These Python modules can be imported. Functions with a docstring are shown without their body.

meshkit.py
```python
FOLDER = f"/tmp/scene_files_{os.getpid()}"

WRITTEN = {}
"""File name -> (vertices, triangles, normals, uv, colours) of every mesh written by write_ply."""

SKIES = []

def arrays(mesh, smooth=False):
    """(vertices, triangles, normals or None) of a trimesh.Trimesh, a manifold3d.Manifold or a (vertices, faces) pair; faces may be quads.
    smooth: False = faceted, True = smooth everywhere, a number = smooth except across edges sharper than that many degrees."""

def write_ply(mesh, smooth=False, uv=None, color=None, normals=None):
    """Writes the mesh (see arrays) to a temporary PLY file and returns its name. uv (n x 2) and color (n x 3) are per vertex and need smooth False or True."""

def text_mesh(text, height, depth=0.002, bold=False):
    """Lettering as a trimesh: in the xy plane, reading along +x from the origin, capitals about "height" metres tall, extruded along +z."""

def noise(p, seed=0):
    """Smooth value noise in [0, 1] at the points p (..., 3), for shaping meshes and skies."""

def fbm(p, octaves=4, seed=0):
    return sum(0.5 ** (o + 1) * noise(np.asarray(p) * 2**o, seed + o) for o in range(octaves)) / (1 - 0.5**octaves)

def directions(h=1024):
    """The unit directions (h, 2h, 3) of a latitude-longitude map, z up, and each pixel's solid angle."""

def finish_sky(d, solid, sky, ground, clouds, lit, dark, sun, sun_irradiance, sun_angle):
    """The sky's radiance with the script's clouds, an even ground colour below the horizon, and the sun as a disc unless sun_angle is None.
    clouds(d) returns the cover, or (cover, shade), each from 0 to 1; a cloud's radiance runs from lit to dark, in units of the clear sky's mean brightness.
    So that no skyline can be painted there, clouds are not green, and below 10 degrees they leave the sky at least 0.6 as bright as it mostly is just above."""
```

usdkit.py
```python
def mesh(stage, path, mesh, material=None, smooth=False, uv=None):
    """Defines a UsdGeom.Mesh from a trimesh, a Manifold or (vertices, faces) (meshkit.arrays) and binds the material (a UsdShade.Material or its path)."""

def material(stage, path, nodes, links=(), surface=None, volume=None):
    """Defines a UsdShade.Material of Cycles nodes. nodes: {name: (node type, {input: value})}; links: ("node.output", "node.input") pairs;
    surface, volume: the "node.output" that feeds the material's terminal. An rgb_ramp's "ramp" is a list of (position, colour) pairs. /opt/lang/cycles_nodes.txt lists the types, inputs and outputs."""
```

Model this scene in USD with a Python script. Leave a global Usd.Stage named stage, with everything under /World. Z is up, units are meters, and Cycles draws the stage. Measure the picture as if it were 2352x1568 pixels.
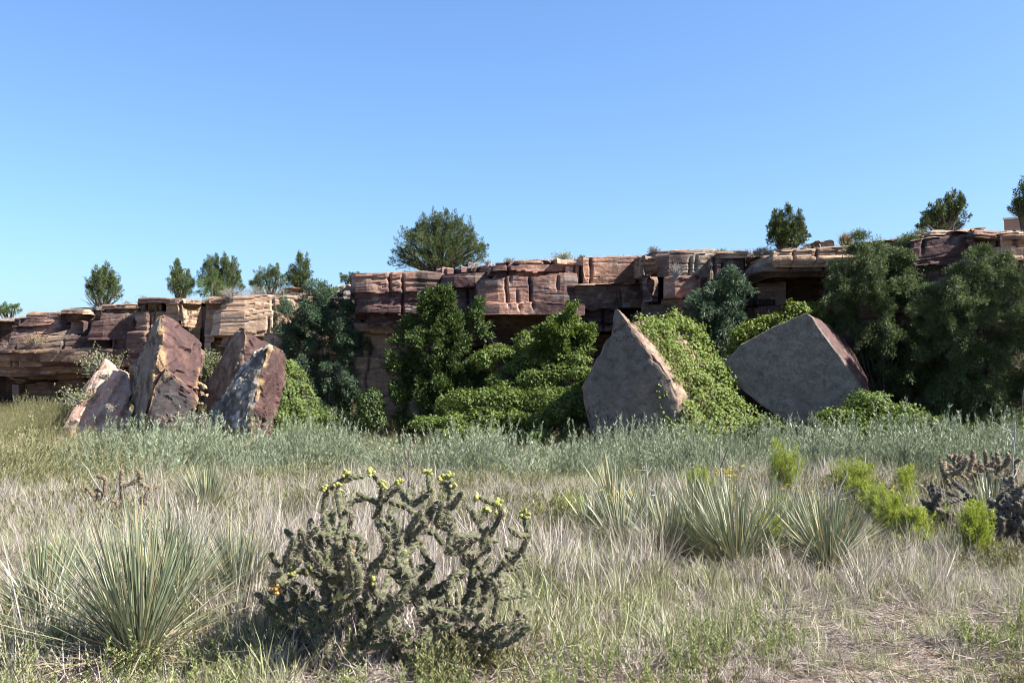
import math, numpy as np, usdkit, meshkit, manifold3d as m3
from pxr import Usd, UsdGeom, UsdLux, UsdShade, Sdf, Gf, Vt

stage = Usd.Stage.CreateInMemory()
UsdGeom.SetStageUpAxis(stage, 'Z'); UsdGeom.SetStageMetersPerUnit(stage, 1.0)
WORLD = UsdGeom.Xform.Define(stage, '/World').GetPrim()
stage.SetDefaultPrim(WORLD)

# ------------------------------------------------------------------ camera, sky, sun, exposure
F, CX, CY, HZ = 2212.0, 1176.0, 784.0, 860.0          # lens in the units of the photograph at 2352 wide; HZ its horizon
PITCH = math.atan((HZ - CY) / F)
EYE = np.array([0.0, 0.0, 1.6])
FWD = np.array([0, math.cos(PITCH), math.sin(PITCH)]); UPV = np.array([0, -math.sin(PITCH), math.cos(PITCH)]); RGT = np.array([1.0, 0, 0])
cam = UsdGeom.Camera.Define(stage, '/World/camera')
cam.AddTranslateOp().Set(Gf.Vec3d(*EYE)); cam.AddRotateXOp().Set(90 + math.degrees(PITCH))
cam.CreateHorizontalApertureAttr(36.0); cam.CreateVerticalApertureAttr(24.0); cam.CreateFocalLengthAttr(36.0 * F / 2352.0)
cam.CreateClippingRangeAttr(Gf.Vec2f(0.1, 5000)); cam.CreateExposureAttr(2.05)

SUN = np.array([0.68, -0.19, 0.71]); SUN /= np.linalg.norm(SUN)
SUN_EL = math.asin(SUN[2]); SUN_ROT = math.atan2(SUN[0], SUN[1])
sun = UsdLux.DistantLight.Define(stage, '/World/sun')
sun.CreateNormalizeAttr(True); sun.CreateIntensityAttr(1.25); sun.CreateAngleAttr(0.53); sun.CreateColorAttr(Gf.Vec3f(1.0, 0.965, 0.91))
zaxis = SUN; xaxis = np.cross([0, 0, 1], zaxis); xaxis /= np.linalg.norm(xaxis); yaxis = np.cross(zaxis, xaxis)
sun.AddTransformOp().Set(Gf.Matrix4d(*[float(v) for r in (xaxis, yaxis, zaxis) for v in (*r, 0)], 0, 0, 0, 1))
LOOKS = '/World/Looks'
UsdGeom.Scope.Define(stage, LOOKS)
sky_mat = usdkit.material(stage, LOOKS + '/sky', {
    's': ('sky_texture', dict(sky_type='single_scattering', sun_disc=False, sun_elevation=SUN_EL, sun_rotation=SUN_ROT, altitude=1400.0, air_density=1.2, aerosol_density=5.0, ozone_density=9.0)),
    'b': ('background_shader', dict(strength=0.062))}, [('s.color', 'b.color')], surface='b.background')
dome = UsdLux.DomeLight.Define(stage, '/World/sky')
UsdShade.MaterialBindingAPI.Apply(dome.GetPrim()).Bind(sky_mat)
dome.GetPrim().SetCustomDataByKey('kind', 'structure')

# ------------------------------------------------------------------ helpers
NAMES = {}; LEAFY = set(); RNG_TINT = np.random.default_rng(2024)
def numbered(parent, name):
    n = NAMES.get((parent, name), 0); NAMES[(parent, name)] = n + 1
    return f'{parent}/{name}' if n == 0 else f'{parent}/{name}_{n:03d}'
def tag(p, label=None, cat=None, group=None, kind=None):
    for k, v in (('label', label), ('category', cat), ('group', group), ('kind', kind)):
        if v: p.SetCustomDataByKey(k, v)
    return p
def thing(name, label, cat, loc=(0, 0, 0), rz=0.0, group=None, kind=None, scale=None):
    x = UsdGeom.Xform.Define(stage, numbered('/World', name))
    x.AddTranslateOp().Set(Gf.Vec3d(*map(float, loc)))
    if rz: x.AddRotateZOp().Set(math.degrees(rz))
    if scale is not None: x.AddScaleOp().Set(Gf.Vec3f(*([float(scale)] * 3)))
    return tag(x.GetPrim(), label, cat, group, kind)
def put(name, v, f, mat, parent=None, tint=None, normals=None, label=None, cat=None, group=None, kind=None, path=None):
    path = path or numbered(str(parent.GetPath()) if parent else '/World', name)
    m = UsdGeom.Mesh.Define(stage, path)
    v = np.asarray(v, np.float32); f = np.asarray(f, np.int32)
    m.CreatePointsAttr(Vt.Vec3fArray.FromNumpy(np.ascontiguousarray(v)))
    m.CreateFaceVertexCountsAttr(Vt.IntArray.FromNumpy(np.full(len(f), f.shape[1], np.int32)))
    m.CreateFaceVertexIndicesAttr(Vt.IntArray.FromNumpy(np.ascontiguousarray(f.ravel())))
    m.CreateSubdivisionSchemeAttr('none')
    if tint is None and str(mat.GetPath()) in LEAFY:          # every leaf its own tone
        import scipy.sparse as sp; from scipy.sparse.csgraph import connected_components
        k, lab = connected_components(sp.coo_matrix((np.ones(len(f) * 2), (f[:, [0, 0]].ravel(), f[:, [1, 2]].ravel())), shape=(len(v),) * 2), directed=False)
        tint = np.repeat(RNG_TINT.uniform(0, 1, k)[lab][:, None], 3, 1)
    if normals is not None:
        m.CreateNormalsAttr(Vt.Vec3fArray.FromNumpy(np.ascontiguousarray(normals.astype(np.float32)))); m.SetNormalsInterpolation('vertex')
    if tint is not None:
        UsdGeom.PrimvarsAPI(m).CreatePrimvar('tint', Sdf.ValueTypeNames.Color3fArray, 'vertex').Set(Vt.Vec3fArray.FromNumpy(np.ascontiguousarray(tint.astype(np.float32))))
    UsdShade.MaterialBindingAPI.Apply(m.GetPrim()).Bind(mat)
    return tag(m.GetPrim(), label, cat, group, kind)
def U(px, py, D): return EYE + D * (FWD + (px - CX) / F * RGT + (CY - py) / F * UPV)
def fbm(p, o=3, seed=0): return meshkit.fbm(np.asarray(p, float), o, seed)
def sm(a, b, x): t = np.clip((np.asarray(x, float) - a) / (b - a), 0, 1); return t * t * (3 - 2 * t)
def nrm(a): a = np.asarray(a, float); return a / np.maximum(np.linalg.norm(a, axis=-1, keepdims=True), 1e-9)
def xyz(x, y, z=0): return np.stack(np.broadcast_arrays(np.asarray(x, float), y, z), -1)
def join(parts):
    vs, fs, n = [], [], 0
    for v, f in parts: vs.append(v); fs.append(np.asarray(f) + n); n += len(v)
    return np.vstack(vs), np.vstack(fs)
def rnd_dir(rng, n): return nrm(rng.normal(size=(n, 3)))
def grid_faces(n, m, wrap=False):
    i, j = np.meshgrid(np.arange(n - 1), np.arange(m if wrap else m - 1), indexing='ij')
    a = i * m + j; b = i * m + (j + 1) % m
    q = np.stack([a, b, b + m, a + m], -1).reshape(-1, 4)
    return np.vstack([q[:, [0, 1, 2]], q[:, [0, 2, 3]]])
def vnormals(v, f):
    n = np.zeros_like(v); c = np.cross(v[f[:, 1]] - v[f[:, 0]], v[f[:, 2]] - v[f[:, 0]])
    for k in range(3): np.add.at(n, f[:, k], c)
    return nrm(n)
def tube(pts, radii, n=6, cap=True):
    pts = np.asarray(pts, float); k = len(pts); radii = np.broadcast_to(radii, k)
    t = nrm(np.gradient(pts, axis=0)); ref = np.array([0.31, 0.17, 0.93]) if abs(t[0, 2]) < 0.9 else np.array([1.0, 0.1, 0])
    a = nrm(np.cross(t, ref)); b = np.cross(t, a); ang = np.arange(n) * 2 * np.pi / n
    v = pts[:, None] + radii[:, None, None] * (np.cos(ang)[None, :, None] * a[:, None] + np.sin(ang)[None, :, None] * b[:, None])
    v = v.reshape(-1, 3); f = grid_faces(k, n, True)
    if cap:
        v = np.vstack([v, pts[-1] + t[-1] * radii[-1] * 0.5]); top = (k - 1) * n
        f = np.vstack([f, [[top + i, top + (i + 1) % n, len(v) - 1] for i in range(n)]])
    return v, f
def blades(base, d, L, W, bend=0.2, segs=3, rng=None, side=None, down=0.0, taper=0.8):
    """tapered curved strips: base (n,3), direction d (n,3), lengths, widths"""
    n = len(base); d = nrm(d); L = np.broadcast_to(L, n); W = np.broadcast_to(W, n)
    s = nrm(np.cross(d, rnd_dir(rng, n))) if side is None else side
    bd = np.cross(s, d) * (rng.uniform(-1, 1, (n, 1)) * bend) + np.array([0, 0, -1.0]) * down
    t = np.linspace(0, 1, segs + 1); rows = []
    for k in range(segs + 1):
        c = base + d * (L * t[k])[:, None] + bd * (L * t[k] ** 2)[:, None]
        w = W * (1 - t[k]) ** taper * 0.5 if k else W * 0.4
        rows += [c - s * w[:, None], c + s * w[:, None]] if k < segs else [c]
    v = np.stack(rows, 1); m = v.shape[1]; fl = []
    for k in range(segs - 1): fl += [[2 * k, 2 * k + 1, 2 * k + 3], [2 * k, 2 * k + 3, 2 * k + 2]]
    fl.append([2 * segs - 2, 2 * segs - 1, 2 * segs])
    f = (np.arange(n)[:, None, None] * m + np.array(fl)[None]).reshape(-1, 3)
    return v.reshape(-1, 3), f
def leaves(p, axis, nor, L, W, fold=0.25):
    """kite shaped leaves folded along the midrib"""
    n = len(p); a = nrm(axis); s = nrm(np.cross(a, nor)); u = np.cross(s, a); L = np.broadcast_to(L, n)[:, None]; W = np.broadcast_to(W, n)[:, None]
    v = np.stack([p, p + a * L * .45 + s * W * .5 + u * W * fold, p + a * L, p + a * L * .45 - s * W * .5 + u * W * fold], 1)
    f = (np.arange(n)[:, None, None] * 4 + np.array([[0, 1, 2], [0, 2, 3]])[None]).reshape(-1, 3)
    return v.reshape(-1, 3), f

# ------------------------------------------------------------------ materials
def leaf_mat(name, cols, trans=0.3, rough=0.55, spec=0.25, patch=None, pscale=1.2):
    """colour varies from leaf to leaf (island) and in patches"""
    cols = [(p, tuple(.66 * c for c in q)) for p, q in cols]
    nodes = {'g': ('geometry', {}), 'i': ('attribute', dict(attribute='tint')), 'a': ('math', dict(math_type='multiply', value2=0.85)), 'a2': ('math', dict(math_type='multiply', value2=0.3)), 'ad': ('math', dict(math_type='add')),
             'r': ('rgb_ramp', dict(ramp=cols)), 'p': ('principled_bsdf', dict(roughness=rough, specular_ior_level=spec)),
             't': ('translucent_bsdf', {}), 'h': ('hsv', dict(value=1.25, saturation=1.1)), 'm': ('mix_closure', dict(fac=trans))}
    links = [('i.fac', 'a.value1'), ('n.fac', 'a2.value1'), ('a.value', 'ad.value1'), ('a2.value', 'ad.value2'), ('ad.value', 'r.fac'), ('r.color', 'p.base_color'), ('r.color', 'h.color'), ('h.color', 't.color'),
             ('p.BSDF', 'm.closure1'), ('t.BSDF', 'm.closure2'), ('g.position', 'n.vector')]
    nodes['n'] = ('noise_texture', dict(scale=pscale, detail=2.0))
    LEAFY.add(f'{LOOKS}/{name}'); return usdkit.material(stage, f'{LOOKS}/{name}', nodes, links, surface='m.closure')
def rock_mat(name, bump=0.5, fine=9.0, contrast=0.5, strata=True):
    nodes = {'g': ('geometry', {}), 't': ('attribute', dict(attribute='tint')), 'mp': ('mapping', dict(scale=(1.0, 1.0, 4.5 if strata else 1.4))),
             'n1': ('noise_texture', dict(scale=2.6, detail=9.0, roughness=0.68)), 'n2': ('noise_texture', dict(scale=fine, detail=6.0, roughness=0.7)),
             'r1': ('map_range', dict(from_min=0.3, from_max=0.72, to_min=1 - contrast, to_max=1 + contrast * 0.75)), 'r2': ('map_range', dict(from_min=0.3, from_max=0.7, to_min=0.50, to_max=0.87)),
             'mu': ('math', dict(math_type='multiply')), 'mc': ('mix_color', dict(blend_type='multiply', fac=1.0, use_clamp=False)), 'cc': ('combine_color', {}),
             'hs': ('math', dict(math_type='multiply_add', value2=0.6)), 'b': ('bump', dict(strength=bump, distance=0.06)), 'p': ('principled_bsdf', dict(roughness=0.85, specular_ior_level=0.25))}
    links = [('g.position', 'mp.vector'), ('mp.vector', 'n1.vector'), ('g.position', 'n2.vector'), ('n1.fac', 'r1.value'), ('n2.fac', 'r2.value'), ('r1.result', 'mu.value1'), ('r2.result', 'mu.value2'),
             ('mu.value', 'cc.r'), ('mu.value', 'cc.g'), ('mu.value', 'cc.b'), ('t.color', 'mc.a'), ('cc.color', 'mc.b'), ('mc.result', 'p.base_color'),
             ('n1.fac', 'hs.value1'), ('n2.fac', 'hs.value3'), ('hs.value', 'b.height'), ('b.normal', 'p.normal')]
    return usdkit.material(stage, f'{LOOKS}/{name}', nodes, links, surface='p.BSDF')
def plain_mat(name, c1, c2, scale=20.0, rough=0.8, bump=0.3):
    c1, c2 = (tuple(.7 * x for x in c) for c in (c1, c2))
    return usdkit.material(stage, f'{LOOKS}/{name}', {'g': ('geometry', {}), 'n': ('noise_texture', dict(scale=scale, detail=5.0)), 'r': ('rgb_ramp', dict(ramp=[(0.3, c1), (0.7, c2)])),
        'b': ('bump', dict(strength=bump, distance=0.02)), 'p': ('principled_bsdf', dict(roughness=rough, specular_ior_level=0.25))},
        [('g.position', 'n.vector'), ('n.fac', 'r.fac'), ('r.color', 'p.base_color'), ('n.fac', 'b.height'), ('b.normal', 'p.normal')], surface='p.BSDF')
M_ROCK = rock_mat('cliff_rock'); M_BOULDER = rock_mat('boulder_rock', 0.45, 14.0, 0.38, False)
M_SOIL = usdkit.material(stage, LOOKS + '/soil', {'g': ('geometry', {}), 'n': ('noise_texture', dict(scale=1.1, detail=8.0, roughness=0.65)), 'n2': ('noise_texture', dict(scale=38.0, detail=5.0, roughness=0.7)),
    'r': ('rgb_ramp', dict(ramp=[(0.3, (0.20, 0.17, 0.12)), (0.5, (0.30, 0.235, 0.18)), (0.7, (0.36, 0.26, 0.20))])), 'r2': ('rgb_ramp', dict(ramp=[(0.3, (0.34, 0.32, 0.30)), (0.7, (.9, .88, .86))])),
    'm': ('mix_color', dict(blend_type='multiply', fac=1.0, use_clamp=False)), 'b': ('bump', dict(strength=0.8, distance=0.03)), 'p': ('principled_bsdf', dict(roughness=0.95, specular_ior_level=0.1))},
    [('g.position', 'n.vector'), ('g.position', 'n2.vector'), ('n.fac', 'r.fac'), ('n2.fac', 'r2.fac'), ('r.color', 'm.a'), ('r2.color', 'm.b'), ('m.result', 'p.base_color'), ('n2.fac', 'b.height'), ('b.normal', 'p.normal')], surface='p.BSDF')
M_BARK = plain_mat('bark', (0.05, 0.04, 0.032), (0.12, 0.10, 0.085), 14.0)
M_TWIG = plain_mat('grey_twig', (0.20, 0.18, 0.165), (0.38, 0.35, 0.32), 18.0)
M_STALK = plain_mat('dark_stalk', (0.10, 0.075, 0.06), (0.24, 0.2, 0.17), 25.0)
M_JUN = leaf_mat('juniper_leaf', [(0.1, (0.033, 0.053, 0.015)), (0.5, (0.070, 0.106, 0.032)), (0.9, (0.147, 0.170, 0.051))], 0.15)
M_JUN2 = leaf_mat('bright_juniper_leaf', [(0.1, (0.05, 0.09, 0.02)), (0.5, (0.09, 0.15, 0.035)), (0.9, (0.17, 0.21, 0.06))], 0.2)
M_CEDAR = leaf_mat('blue_green_leaf', [(0.1, (0.034, 0.064, 0.036)), (0.5, (0.066, 0.117, 0.061)), (0.9, (0.132, 0.181, 0.098))], 0.2)
M_FEATH = leaf_mat('feathery_leaf', [(0.1, (0.033, 0.057, 0.022)), (0.5, (0.079, 0.120, 0.043)), (0.9, (0.178, 0.213, 0.079))], 0.2)
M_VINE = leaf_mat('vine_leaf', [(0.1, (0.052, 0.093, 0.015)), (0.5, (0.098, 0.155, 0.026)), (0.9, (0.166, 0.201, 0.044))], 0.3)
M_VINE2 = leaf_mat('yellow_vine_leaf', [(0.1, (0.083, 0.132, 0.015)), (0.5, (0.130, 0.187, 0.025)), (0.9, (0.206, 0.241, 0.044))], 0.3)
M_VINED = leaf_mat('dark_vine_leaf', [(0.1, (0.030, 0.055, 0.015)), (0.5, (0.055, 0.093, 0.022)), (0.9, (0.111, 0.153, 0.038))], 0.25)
M_SAGE = leaf_mat('grey_sage_leaf', [(0.1, (0.145, 0.153, 0.111)), (0.5, (0.221, 0.221, 0.162)), (0.9, (0.306, 0.289, 0.221))], 0.15)
M_OLIVE = leaf_mat('olive_scrub_leaf', [(0.1, (0.12, 0.14, 0.06)), (0.5, (0.19, 0.21, 0.09)), (0.9, (0.28, 0.28, 0.13))], 0.2)
M_WILLOW = leaf_mat('willow_leaf', [(0.1, (0.108, 0.140, 0.073)), (0.5, (0.199, 0.234, 0.134)), (0.9, (0.378, 0.421, 0.270))], 0.2, 0.45, 0.4, pscale=0.5)
M_WEED = leaf_mat('weed_leaf', [(0.1, (0.130, 0.143, 0.057)), (0.5, (0.196, 0.197, 0.083)), (0.9, (0.299, 0.267, 0.140))], 0.25, pscale=0.5)
M_FORB = leaf_mat('forb_leaf', [(0.1, (0.132, 0.170, 0.055)), (0.5, (0.220, 0.260, 0.088)), (0.9, (0.374, 0.380, 0.165))], 0.3)
M_BROOM = leaf_mat('broom_leaf', [(0.1, (0.182, 0.265, 0.033)), (0.5, (0.287, 0.353, 0.056)), (0.9, (0.444, 0.463, 0.099))], 0.3)
M_GRASS = leaf_mat('dry_grass_blade', [(0.08, (0.139, 0.106, 0.093)), (0.28, (0.314, 0.245, 0.225)), (0.5, (0.367, 0.339, 0.233)), (0.7, (0.489, 0.415, 0.345)), (0.95, (0.696, 0.626, 0.560))], 0.25, pscale=0.7)
M_LITTER = leaf_mat('grass_litter_blade', [(0.1, (0.120, 0.086, 0.074)), (0.5, (0.228, 0.178, 0.153)), (0.9, (0.370, 0.310, 0.259))], 0.1)
M_GREEN = leaf_mat('green_grass_blade', [(0.08, (0.150, 0.166, 0.069)), (0.5, (0.292, 0.305, 0.149)), (0.92, (0.506, 0.489, 0.296))], 0.25, pscale=0.7)
M_YUCCA = leaf_mat('yucca_leaf', [(0.1, (0.121, 0.148, 0.084)), (0.5, (0.193, 0.225, 0.129)), (0.8, (0.290, 0.302, 0.180)), (0.98, (0.483, 0.403, 0.203))], 0.12, 0.4, 0.4, pscale=2.0)
M_YDRY = leaf_mat('dry_yucca_leaf', [(0.1, (0.208, 0.144, 0.080)), (0.5, (0.336, 0.248, 0.128)), (0.9, (0.464, 0.368, 0.208))], 0.12, pscale=2.0)
M_CHOLLA = plain_mat('cholla_skin', (0.05, 0.056, 0.025), (0.13, 0.13, 0.062), 26.0, 0.7, 0.2)
M_CHOLLAD = plain_mat('dry_cholla_skin', (0.09, 0.065, 0.04), (0.22, 0.165, 0.10), 26.0, 0.8, 0.2)
M_CHOLLAP = plain_mat('dark_cholla_skin', (0.04, 0.034, 0.026), (0.10, 0.085, 0.06), 26.0, 0.7, 0.2)
M_SPINE = leaf_mat('cactus_spine', [(0.1, (0.215, 0.166, 0.132)), (0.5, (0.347, 0.282, 0.232)), (0.9, (0.497, 0.430, 0.356))], 0.1, pscale=4.0)
M_FRUIT = leaf_mat('cholla_fruit', [(0.1, (0.234, 0.266, 0.054)), (0.55, (0.342, 0.370, 0.090)), (0.9, (0.432, 0.380, 0.117))], 0.1, 0.5, 0.3, pscale=3.0)
M_FRUITO = leaf_mat('orange_fruit', [(0.1, (0.38, 0.18, 0.05)), (0.9, (0.50, 0.30, 0.09))], 0.1, 0.5)
M_PETAL = leaf_mat('yellow_petal', [(0.1, (0.62, 0.46, 0.03)), (0.9, (0.75, 0.62, 0.06))], 0.2)
M_ADOBE = plain_mat('adobe', (0.27, 0.165, 0.11), (0.33, 0.21, 0.14), 3.0, 0.9, 0.2)
M_TRIM = plain_mat('pale_trim', (0.55, 0.5, 0.45), (0.65, 0.6, 0.54), 3.0)
M_VENT = plain_mat('dark_vent', (0.03, 0.025, 0.02), (0.06, 0.05, 0.045), 6.0)

# ------------------------------------------------------------------ rim of the mesa and ground
RIM = np.array([(-900, 60, 772), (-420, 57, 752), (0, 54, 736), (90, 53, 722), (240, 52, 705), (465, 48, 687), (658, 46.5, 680), (800, 45.5, 658), (832, 43, 640), (985, 41.5, 628), (1090, 41.5, 614), (1136, 39.5, 604),
                (1296, 39, 594), (1475, 38, 588), (1628, 37.2, 580), (1772, 35, 574), (1960, 34.6, 566), (2095, 33, 548), (2238, 32.2, 532), (2352, 31.6, 532), (2700, 31, 520), (3400, 30, 505)])
RP = np.array([U(a, c, b) for a, b, c in RIM])
def rim_y(x): return np.interp(x, RP[:, 0], RP[:, 1])
def rim_z(x): return np.interp(x, RP[:, 0], RP[:, 2])
def ground_z(x, y):
    x = np.asarray(x, float); y = np.asarray(y, float)
    z = -0.95 * sm(12.5, 20.5, y) + 0.6 * sm(37, 45, y) + 0.05 * (fbm(xyz(x * .5, y * .5), 3, 5) - .5) + 0.035 * (fbm(xyz(x * 2.2, y * 2.2), 2, 9) - .5)
    return z + 0.4 * (fbm(xyz(x * .03, y * .03), 2, 7) - .5) * sm(60, 120, np.hypot(x, y))
def G(px, py):
    """where the ray through a point of the photograph meets the ground"""
    D = 8.0
    for _ in range(40):
        p = U(px, py, D); err = p[2] - float(ground_z(p[0], p[1])); D = max(2.0, D + err / max((py - HZ) / F, 0.02) * 0.5)
    p[2] = float(ground_z(p[0], p[1])); return p
xs = np.unique(np.concatenate([-np.geomspace(22, 900, 24), np.arange(-22, 22.01, 0.25), np.geomspace(22, 900, 24)]))
ys = np.unique(np.concatenate([-np.geomspace(3, 400, 14), np.arange(0, 40, 0.25), np.geomspace(40, 900, 26)]))
gx, gy = np.meshgrid(xs, ys); gv = xyz(gx, gy, ground_z(gx, gy)).reshape(-1, 3)
gf = grid_faces(len(ys), len(xs))
put('ground', gv, gf, M_SOIL, normals=vnormals(gv, gf), kind='structure', label='dry pinkish soil of the valley floor below the grass')
tx = np.unique(np.concatenate([-np.geomspace(45, 900, 16), np.arange(-45, 35.1, 0.5), np.geomspace(35, 900, 16)])); tv = np.concatenate([[2.35, 2.6, 2.9, 3.2, 4, 5.5, 7.5], np.geomspace(10, 900, 22)])
mx, mv = np.meshgrid(tx, tv)
def mesa_z(x, y): v = y - rim_y(x); return rim_z(x) - 0.03 + 0.035 * np.clip(v, 0, 60) + 0.12 * (fbm(xyz(np.asarray(x) * .7, np.asarray(y) * .7), 3, 31) - .5) - 0.01 * np.clip(v - 60, 0, 900)
my = rim_y(mx) + mv; mz = mesa_z(mx, my)
mvv = xyz(mx, my, mz).reshape(-1, 3); mf = grid_faces(len(tv), len(tx))
put('mesa_top', mvv, mf, M_SOIL, normals=vnormals(mvv, mf), kind='structure', label='flat top of the mesa behind the cliff rim')

# ------------------------------------------------------------------ cliff
cliff = thing('sandstone_cliff', 'long low sandstone cliff of jointed layered blocks across the whole picture', None, kind='structure')
TAN = np.array([0.33, 0.22, 0.145]); PINK = np.array([0.28, 0.165, 0.12]); OCHRE = np.array([0.42, 0.27, 0.13]); VARN = np.array([0.078, 0.041, 0.038]); BLACK = np.array([0.03, 0.026, 0.026]); PALE = np.array([0.42, 0.34, 0.26]); BROWN = np.array([0.19, 0.13, 0.092])
def mixc(a, b, t): t = np.asarray(t)[..., None]; return a * (1 - t) + b * t
def rock_block(Pl, Pr, D, Ptl, Pb, Ptr=None, thick=3.2, yaw=0.0, layer=0.10, thin=(0.07, 0.32), tilt=0.0, warp=0.2, base=TAN, var=0.3, streak=0.25, facet=0.10, under=0.0, round_top=0.02, cracks=2, seed=0, step=None, ochre=0.15, lean=0.0, name='rock_block', bulge=0.0):
    rng = np.random.default_rng(1000 + seed); Ptr = Ptl if Ptr is None else Ptr
    a, b = U(Pl, Ptl, D), U(Pr, Ptr, D); zl, zr = a[2], b[2]; zb = U((Pl + Pr) / 2, Pb, D)[2]; w = b[0] - a[0]; xc = (a[0] + b[0]) / 2; yc = (a[1] + b[1]) / 2
    st = step or max(0.05, D / 963 * 1.35)
    lx = np.arange(-w / 2, w / 2 + st / 2, w / max(6, round(w / st))); ly = np.linspace(0, thick, max(5, int(thick / (st * 1.8))))
    s = np.concatenate([xyz(-w / 2, ly[::-1][:-1])[:, :2], xyz(lx, 0)[:, :2], xyz(w / 2, ly[1:])[:, :2], xyz(np.linspace(w / 2, -w / 2, 5)[1:-1], thick)[:, :2]])
    n = nrm(np.concatenate([np.tile([-1., 0], (len(ly) - 1, 1)), np.tile([0, -1.], (len(lx), 1)), np.tile([1., 0], (len(ly) - 1, 1)), np.tile([0, 1.], (3, 1))]))
    k = len(ly) - 1
    for c, v in ((k, (-.7, -.7)), (k + len(lx) - 1, (.7, -.7))): n[c] = v
    h = max(zl, zr) - zb; nz = max(5, int(h / st)); tt = np.linspace(0, 1, nz + 1)
    ztop = zl + (zr - zl) * np.clip(s[:, 0] / w + .5, 0, 1) + 0.12 * (fbm(xyz((s[:, 0] + xc) * .9, s[:, 1] * .9, seed), 3, seed) - .5)
    z = zb + (ztop[None] - zb) * tt[:, None]; X = np.broadcast_to(s[:, 0] + xc, z.shape); Y = np.broadcast_to(s[:, 1] + yc, z.shape)
    q = xyz(X, Y, z)
    zz = z + tilt * (X - xc) + warp * (fbm(q * [.45, .45, .25], 3, seed + 1) - .5)
    edges = zb - 1.5 + np.cumsum(rng.uniform(*thin, 400) * rng.choice([0.5, 1, 1.8], 400)); idx = np.searchsorted(edges, zz)
    off = rng.uniform(0, 1, 500) ** 1.5; shade = rng.uniform(-1, 1, 500)
    lo = np.where(idx > 0, edges[np.clip(idx - 1, 0, 399)], zz - 1); frac = (zz - lo) / np.maximum(edges[np.clip(idx, 0, 399)] - lo, 1e-3)
    brk = fbm(xyz(X * .9 + idx * 3.7, Y * .9, idx * 1.9), 2, seed + 2)
    ins = layer * (off[idx] * 0.75 + 0.55 * (np.round(brk * 7) / 7 - .4))
    groove = np.exp(-(np.minimum(frac, 1 - frac) * (edges[np.clip(idx, 0, 399)] - lo) / 0.028) ** 2) * sm(.38, .58, fbm(xyz(X * .6, Y * .6, idx * 2.3), 2, seed + 6))
    ins = ins + (0.01 + layer * .45) * groove
    from scipy.spatial import cKDTree
    for dens, am in ((.9, 1.0), (3.5, .75), (14., .40)):
        ns = max(4, int((w + 2) * (h + 1) * dens)); sd = np.stack([rng.uniform(-w / 2 - 1, w / 2 + 1, ns) + xc, rng.uniform(zb - .5, zb + h + .5, ns)], 1)
        qq = np.stack([X + .35 * Y + .5 * (fbm(q * 1.1, 3, seed + 5) - .5), (z + .35 * (fbm(q * 1.1 + 50, 3, seed + 5) - .5))], -1); ii = cKDTree(sd * [1, 1.25]).query(qq.reshape(-1, 2) * [1, 1.25])[1].reshape(z.shape)
        o, sx, sz = rng.uniform(-.5, .5, ns), rng.normal(size=ns) * .34, rng.normal(size=ns) * .34
        ins = ins + facet * am * (1.3 * o[ii] + sx[ii] * (qq[..., 0] - sd[ii, 0]) + sz[ii] * (qq[..., 1] - sd[ii, 1]))
    ins = ins + 0.05 * (fbm(q * 5, 3, seed + 4) - .5)
    ins = ins + under * sm(0.45, 0.0, tt)[:, None] + lean * tt[:, None] - bulge * np.sin(np.pi * tt)[:, None]
    ins = ins + (h * 0.15 if h < .6 else round_top * 2) * sm(1 - round_top * 2 / max(h, .3), 1.02, tt)[:, None] ** 2
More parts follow.
